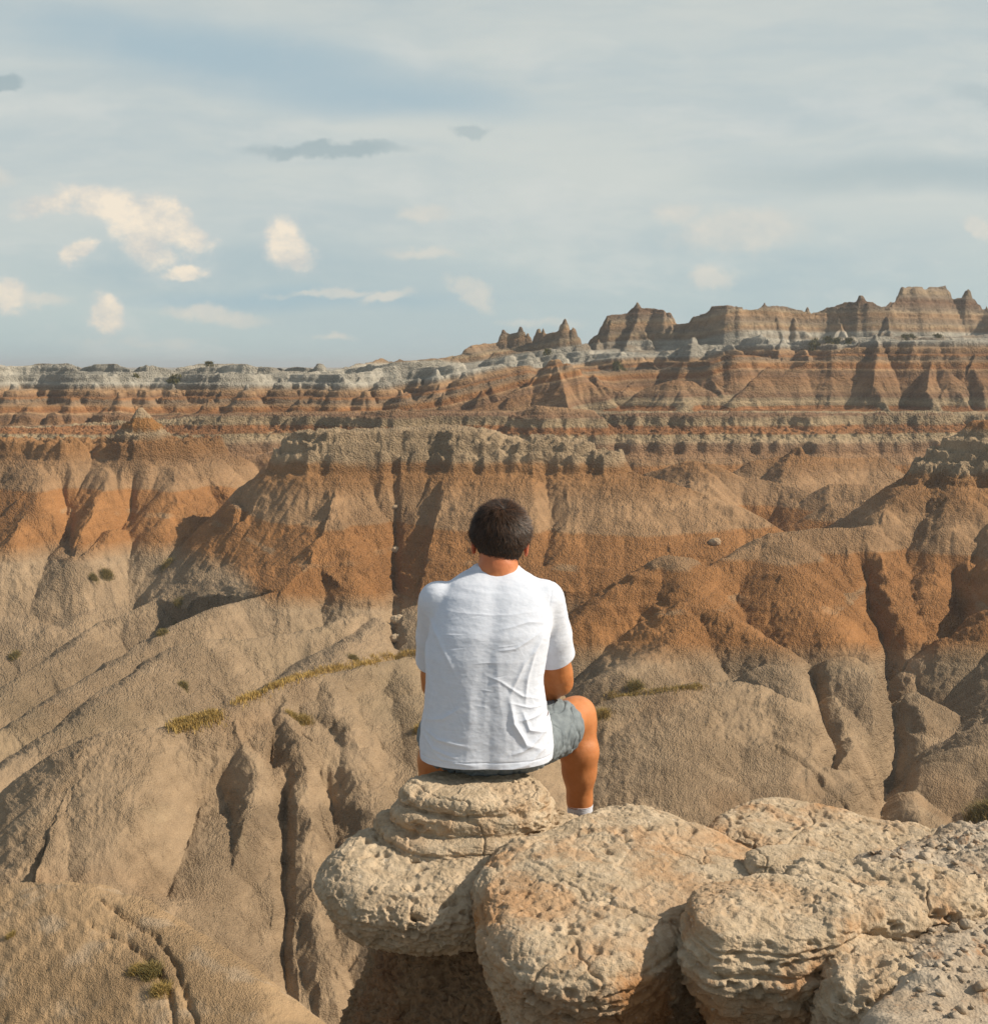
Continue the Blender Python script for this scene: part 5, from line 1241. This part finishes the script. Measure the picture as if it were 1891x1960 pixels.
# ================================================================== thin air
hm = bpy.data.materials.new('thin_haze'); hm.use_nodes = True; t = NT(hm.node_tree); t.n.clear()
ho = t.new('ShaderNodeOutputMaterial'); pvn = t.new('ShaderNodeVolumePrincipled'); pvn.inputs['Color'].default_value = (.82, .90, .97, 1); pvn.inputs['Density'].default_value = .00045; pvn.inputs['Anisotropy'].default_value = .2
t.link(pvn.outputs[0], ho.inputs['Volume'])
zt = float(HG.max()) + 1.5; zb = -46.; E9 = 7400.
V = np.array([(x, y, z) for z in (zb, zt) for y in (-E9, E9) for x in (-E9, E9)]); Fq = np.array([(0, 2, 3, 1), (4, 5, 7, 6), (0, 1, 5, 4), (2, 6, 7, 3), (0, 4, 6, 2), (1, 3, 7, 5)])
tag(mesh_np('haze', V, Fq, hm, smooth=False), 'thin pale haze over the distant walls', 'haze', kind='stuff')
# ================================================================== camera, sun, sky
cd = bpy.data.cameras.new('camera'); camo = bpy.data.objects.new('camera', cd); COL.objects.link(camo)
camo.location = (0, 0, 0); camo.rotation_euler = (math.pi / 2 - PITCH, 0, 0)
cd.sensor_fit = 'HORIZONTAL'; cd.sensor_width = 36; cd.lens = 36 * FU / 1891; cd.clip_start = .05; cd.clip_end = 20000
scene.camera = camo
SUN_AZ, SUN_EL = R(86), R(38)      # azimuth measured from straight behind the camera towards the right
sv = Vector((math.sin(SUN_AZ) * math.cos(SUN_EL), -math.cos(SUN_AZ) * math.cos(SUN_EL), math.sin(SUN_EL)))
ld = bpy.data.lights.new('sun', 'SUN'); ld.energy = 5.0; ld.angle = R(.55); ld.color = (1, .87, .70)
lo = bpy.data.objects.new('sun', ld); COL.objects.link(lo); lo.rotation_euler = sv.to_track_quat('Z', 'Y').to_euler()
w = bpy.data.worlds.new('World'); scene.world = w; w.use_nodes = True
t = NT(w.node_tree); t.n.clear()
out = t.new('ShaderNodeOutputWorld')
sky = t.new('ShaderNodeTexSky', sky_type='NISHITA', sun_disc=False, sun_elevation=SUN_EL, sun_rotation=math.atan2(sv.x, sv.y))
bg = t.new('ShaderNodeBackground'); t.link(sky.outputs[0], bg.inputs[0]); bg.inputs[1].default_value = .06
# cloud cover: laid out by sky direction
dirv = t.new('ShaderNodeTexCoord').outputs['Generated']
sx = t.new('ShaderNodeSeparateXYZ'); t.link(dirv, sx.inputs[0])
yy = t.math('ADD', t.math('ABSOLUTE', sx.outputs[1]), .12)
a = t.math('DIVIDE', sx.outputs[0], yy); e = t.math('DIVIDE', sx.outputs[2], yy)
ke = 1.12
def UA(u): return (u - CU) / FU / (cp + .12)
def EL(v):
    p = at(945, v, 1.0); l = p.length
    return (p.z / l) / (1 / l + .12)
pv = t.new('ShaderNodeCombineXYZ'); t.link(a, pv.inputs[0]); t.link(e, pv.inputs[1]); pv = pv.outputs[0]
def mapped(src, kx, ky, ox=0., oy=0., rot=0.):
    n = t.new('ShaderNodeMapping'); t.link(src, n.inputs[0]); n.inputs['Scale'].default_value = (kx, ky, 1); n.inputs['Location'].default_value = (ox, oy, 0); n.inputs['Rotation'].default_value = (0, 0, rot); return n.outputs[0]
def warp(src, noise_col, amp):
    return t.vmath('ADD', src, t.vmath('MULTIPLY', t.vmath('SUBTRACT', noise_col, (.5, .5, .5)), amp))
wv1 = t.noise(mapped(pv, 4, 7), 1.0, 4, .55, out=1)
wv2 = t.noise(mapped(pv, 30, 36), 1.0, 6, .62, out=1)
pvA = warp(pv, wv1, (.16, .05, 0)); pvB = warp(pv, wv2, (.035, .022, 0))
def blob(src, u, v, ru, rv, rot=0., lo=.3, hi=1.):
    """soft ellipse in the sky: 1 inside lo, 0 outside hi"""
    n = t.new('ShaderNodeMapping', vector_type='TEXTURE'); t.link(src, n.inputs[0])
    n.inputs['Location'].default_value = (UA(u), EL(v), 0); n.inputs['Rotation'].default_value = (0, 0, rot); n.inputs['Scale'].default_value = (ru / FU / ke, rv / FU / ke, 1)
    ln = t.new('ShaderNodeVectorMath', operation='LENGTH'); t.link(n.outputs[0], ln.inputs[0])
    return t.mr(ln.outputs[1 if len(ln.outputs) > 1 else 0], lo, hi, 1, 0, True)
V3 = lambda r, g, b: (r, g, b, 1)
sw = t.new('ShaderNodeSeparateColor'); t.link(wv2, sw.inputs[0]); n_f = sw.outputs[0]
n_s = t.noise(mapped(pvA, 2.0, 10), 1, 6, .6); n_c = t.noise(mapped(pvA, 6, 14, 3, 3), 1, 8, .62)
c = t.mix(t.mr(e, EL(705), EL(380), 0, 1, True), V3(.455, .565, .57), V3(.60, .635, .60))
c = t.mix(t.mr(n_s, .36, .60, .55, 0, True), c, V3(.40, .50, .54))
c = t.mix(t.mr(n_c, .50, .70, 0, .45, True), c, V3(.68, .69, .65))
def lay(m, k, col):
    global c
    c = t.mix(t.math('MULTIPLY', m, k), c, col)
BL = V3(.37, .49, .55)
lay(blob(pvA, 400, 100, 640, 90, -.15, .1, 1.2), .85, BL)
lay(blob(pvA, 760, 190, 420, 45, -.02, .1, 1.2), .7, BL)
lay(blob(pvA, 1700, 345, 420, 38, .02, .1, 1.2), .6, V3(.38, .47, .49))
lay(t.math('MULTIPLY', blob(pvA, 1350, 500, 640, 110, 0, .1, 1.2), t.mr(n_c, .35, .6, 1, .2)), .7, V3(.36, .48, .53))
lay(t.math('MULTIPLY', blob(pvA, 400, 510, 480, 75, -.05, .1, 1.2), t.mr(n_c, .35, .62, 1, .3)), .75, V3(.35, .47, .52))
lay(blob(pvA, 560, 572, 360, 26, 0, .1, 1.2), .6, V3(.32, .47, .55))
for (u, v, ru, rv, rot, k) in ((50, 158, 46, 16, 0, .8), (640, 287, 165, 15, .02, .75), (905, 250, 45, 12, 0, .5), (1830, 190, 60, 20, -.2, .25)):
    lay(blob(pvB, u, v, ru, rv, rot, .5, 1.15), k, V3(.345, .43, .45))
# sunlit cumulus: ragged masks, grouped so that each noise is read once
def group(items):
    m = None
    for it in items:
        k = it[5]; bb = t.math('MULTIPLY', blob(pvB, *it[:5], .0, 1.25), k); m = bb if m is None else t.math('MAXIMUM', m, bb)
    return m
ngr = t.noise(mapped(pv, 22, 30, 2, 5), 1, 8, .68)
g1 = group([(335, 425, 105, 58, -.5, 1.0), (240, 392, 140, 44, -.15, .95), (125, 392, 100, 34, .1, .72), (380, 452, 58, 34, -.3, 1.0), (300, 462, 80, 56, -.7, .85), (565, 470, 74, 54, -.8, 1.05), (175, 482, 48, 26, .4, .98), (38, 564, 58, 36, 0, 1.02), (225, 604, 54, 46, -.9, 1.0), (370, 525, 62, 18, 0, .8)])
g2 = group([(745, 566, 64, 18, .2, .95), (640, 560, 150, 13, .03, .75), (905, 562, 70, 36, -.6, .95), (430, 608, 150, 24, -.06, .8), (655, 642, 54, 14, 0, .75), (1400, 440, 170, 60, .05, .95), (1465, 442, 54, 24, .1, 1.0), (1290, 408, 70, 36, 0, .75), (1838, 436, 50, 30, -.6, 1.0), (1350, 530, 80, 26, 0, .8), (820, 405, 76, 22, 0, .75), (815, 480, 110, 17, 0, .8), (110, 575, 80, 16, 0, .65), (20, 340, 80, 28, 0, .65), (1040, 620, 160, 18, 0, .55), (300, 655, 200, 16, 0, .5)])
def ragged(m, a_, b_): return t.mr(t.math('ADD', t.math('MULTIPLY', m, .62), t.math('MULTIPLY', ngr, .62)), a_, b_, 0, 1, True)
shade = t.mr(n_f, .35, .65, 0, 1)
lay(ragged(g1, .30, .66), .55, V3(.60, .62, .60))
lay(ragged(g1, .40, .74), .95, t.mix(t.mr(ngr, .38, .60), V3(.62, .61, .57), V3(.92, .80, .64)))
lay(ragged(g2, .40, .80), .75, t.mix(shade, V3(.60, .61, .57), V3(.74, .69, .60)))
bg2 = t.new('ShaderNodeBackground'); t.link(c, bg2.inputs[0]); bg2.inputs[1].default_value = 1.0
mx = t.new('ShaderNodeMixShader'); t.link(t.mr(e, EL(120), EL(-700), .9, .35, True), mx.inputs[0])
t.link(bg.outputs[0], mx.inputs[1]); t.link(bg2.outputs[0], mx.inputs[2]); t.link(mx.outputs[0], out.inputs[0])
scene.view_settings.view_transform = 'Standard'; scene.view_settings.look = 'None'; scene.view_settings.exposure = .14; scene.view_settings.gamma = 1
scene.render.engine = 'CYCLES'
scene.cycles.max_bounces = 6; scene.cycles.diffuse_bounces = 3; scene.cycles.use_denoising = True; scene.cycles.volume_bounces = 0; scene.cycles.volume_step_rate = 10
w.cycles.sampling_method = 'MANUAL'; w.cycles.sample_map_resolution = 256
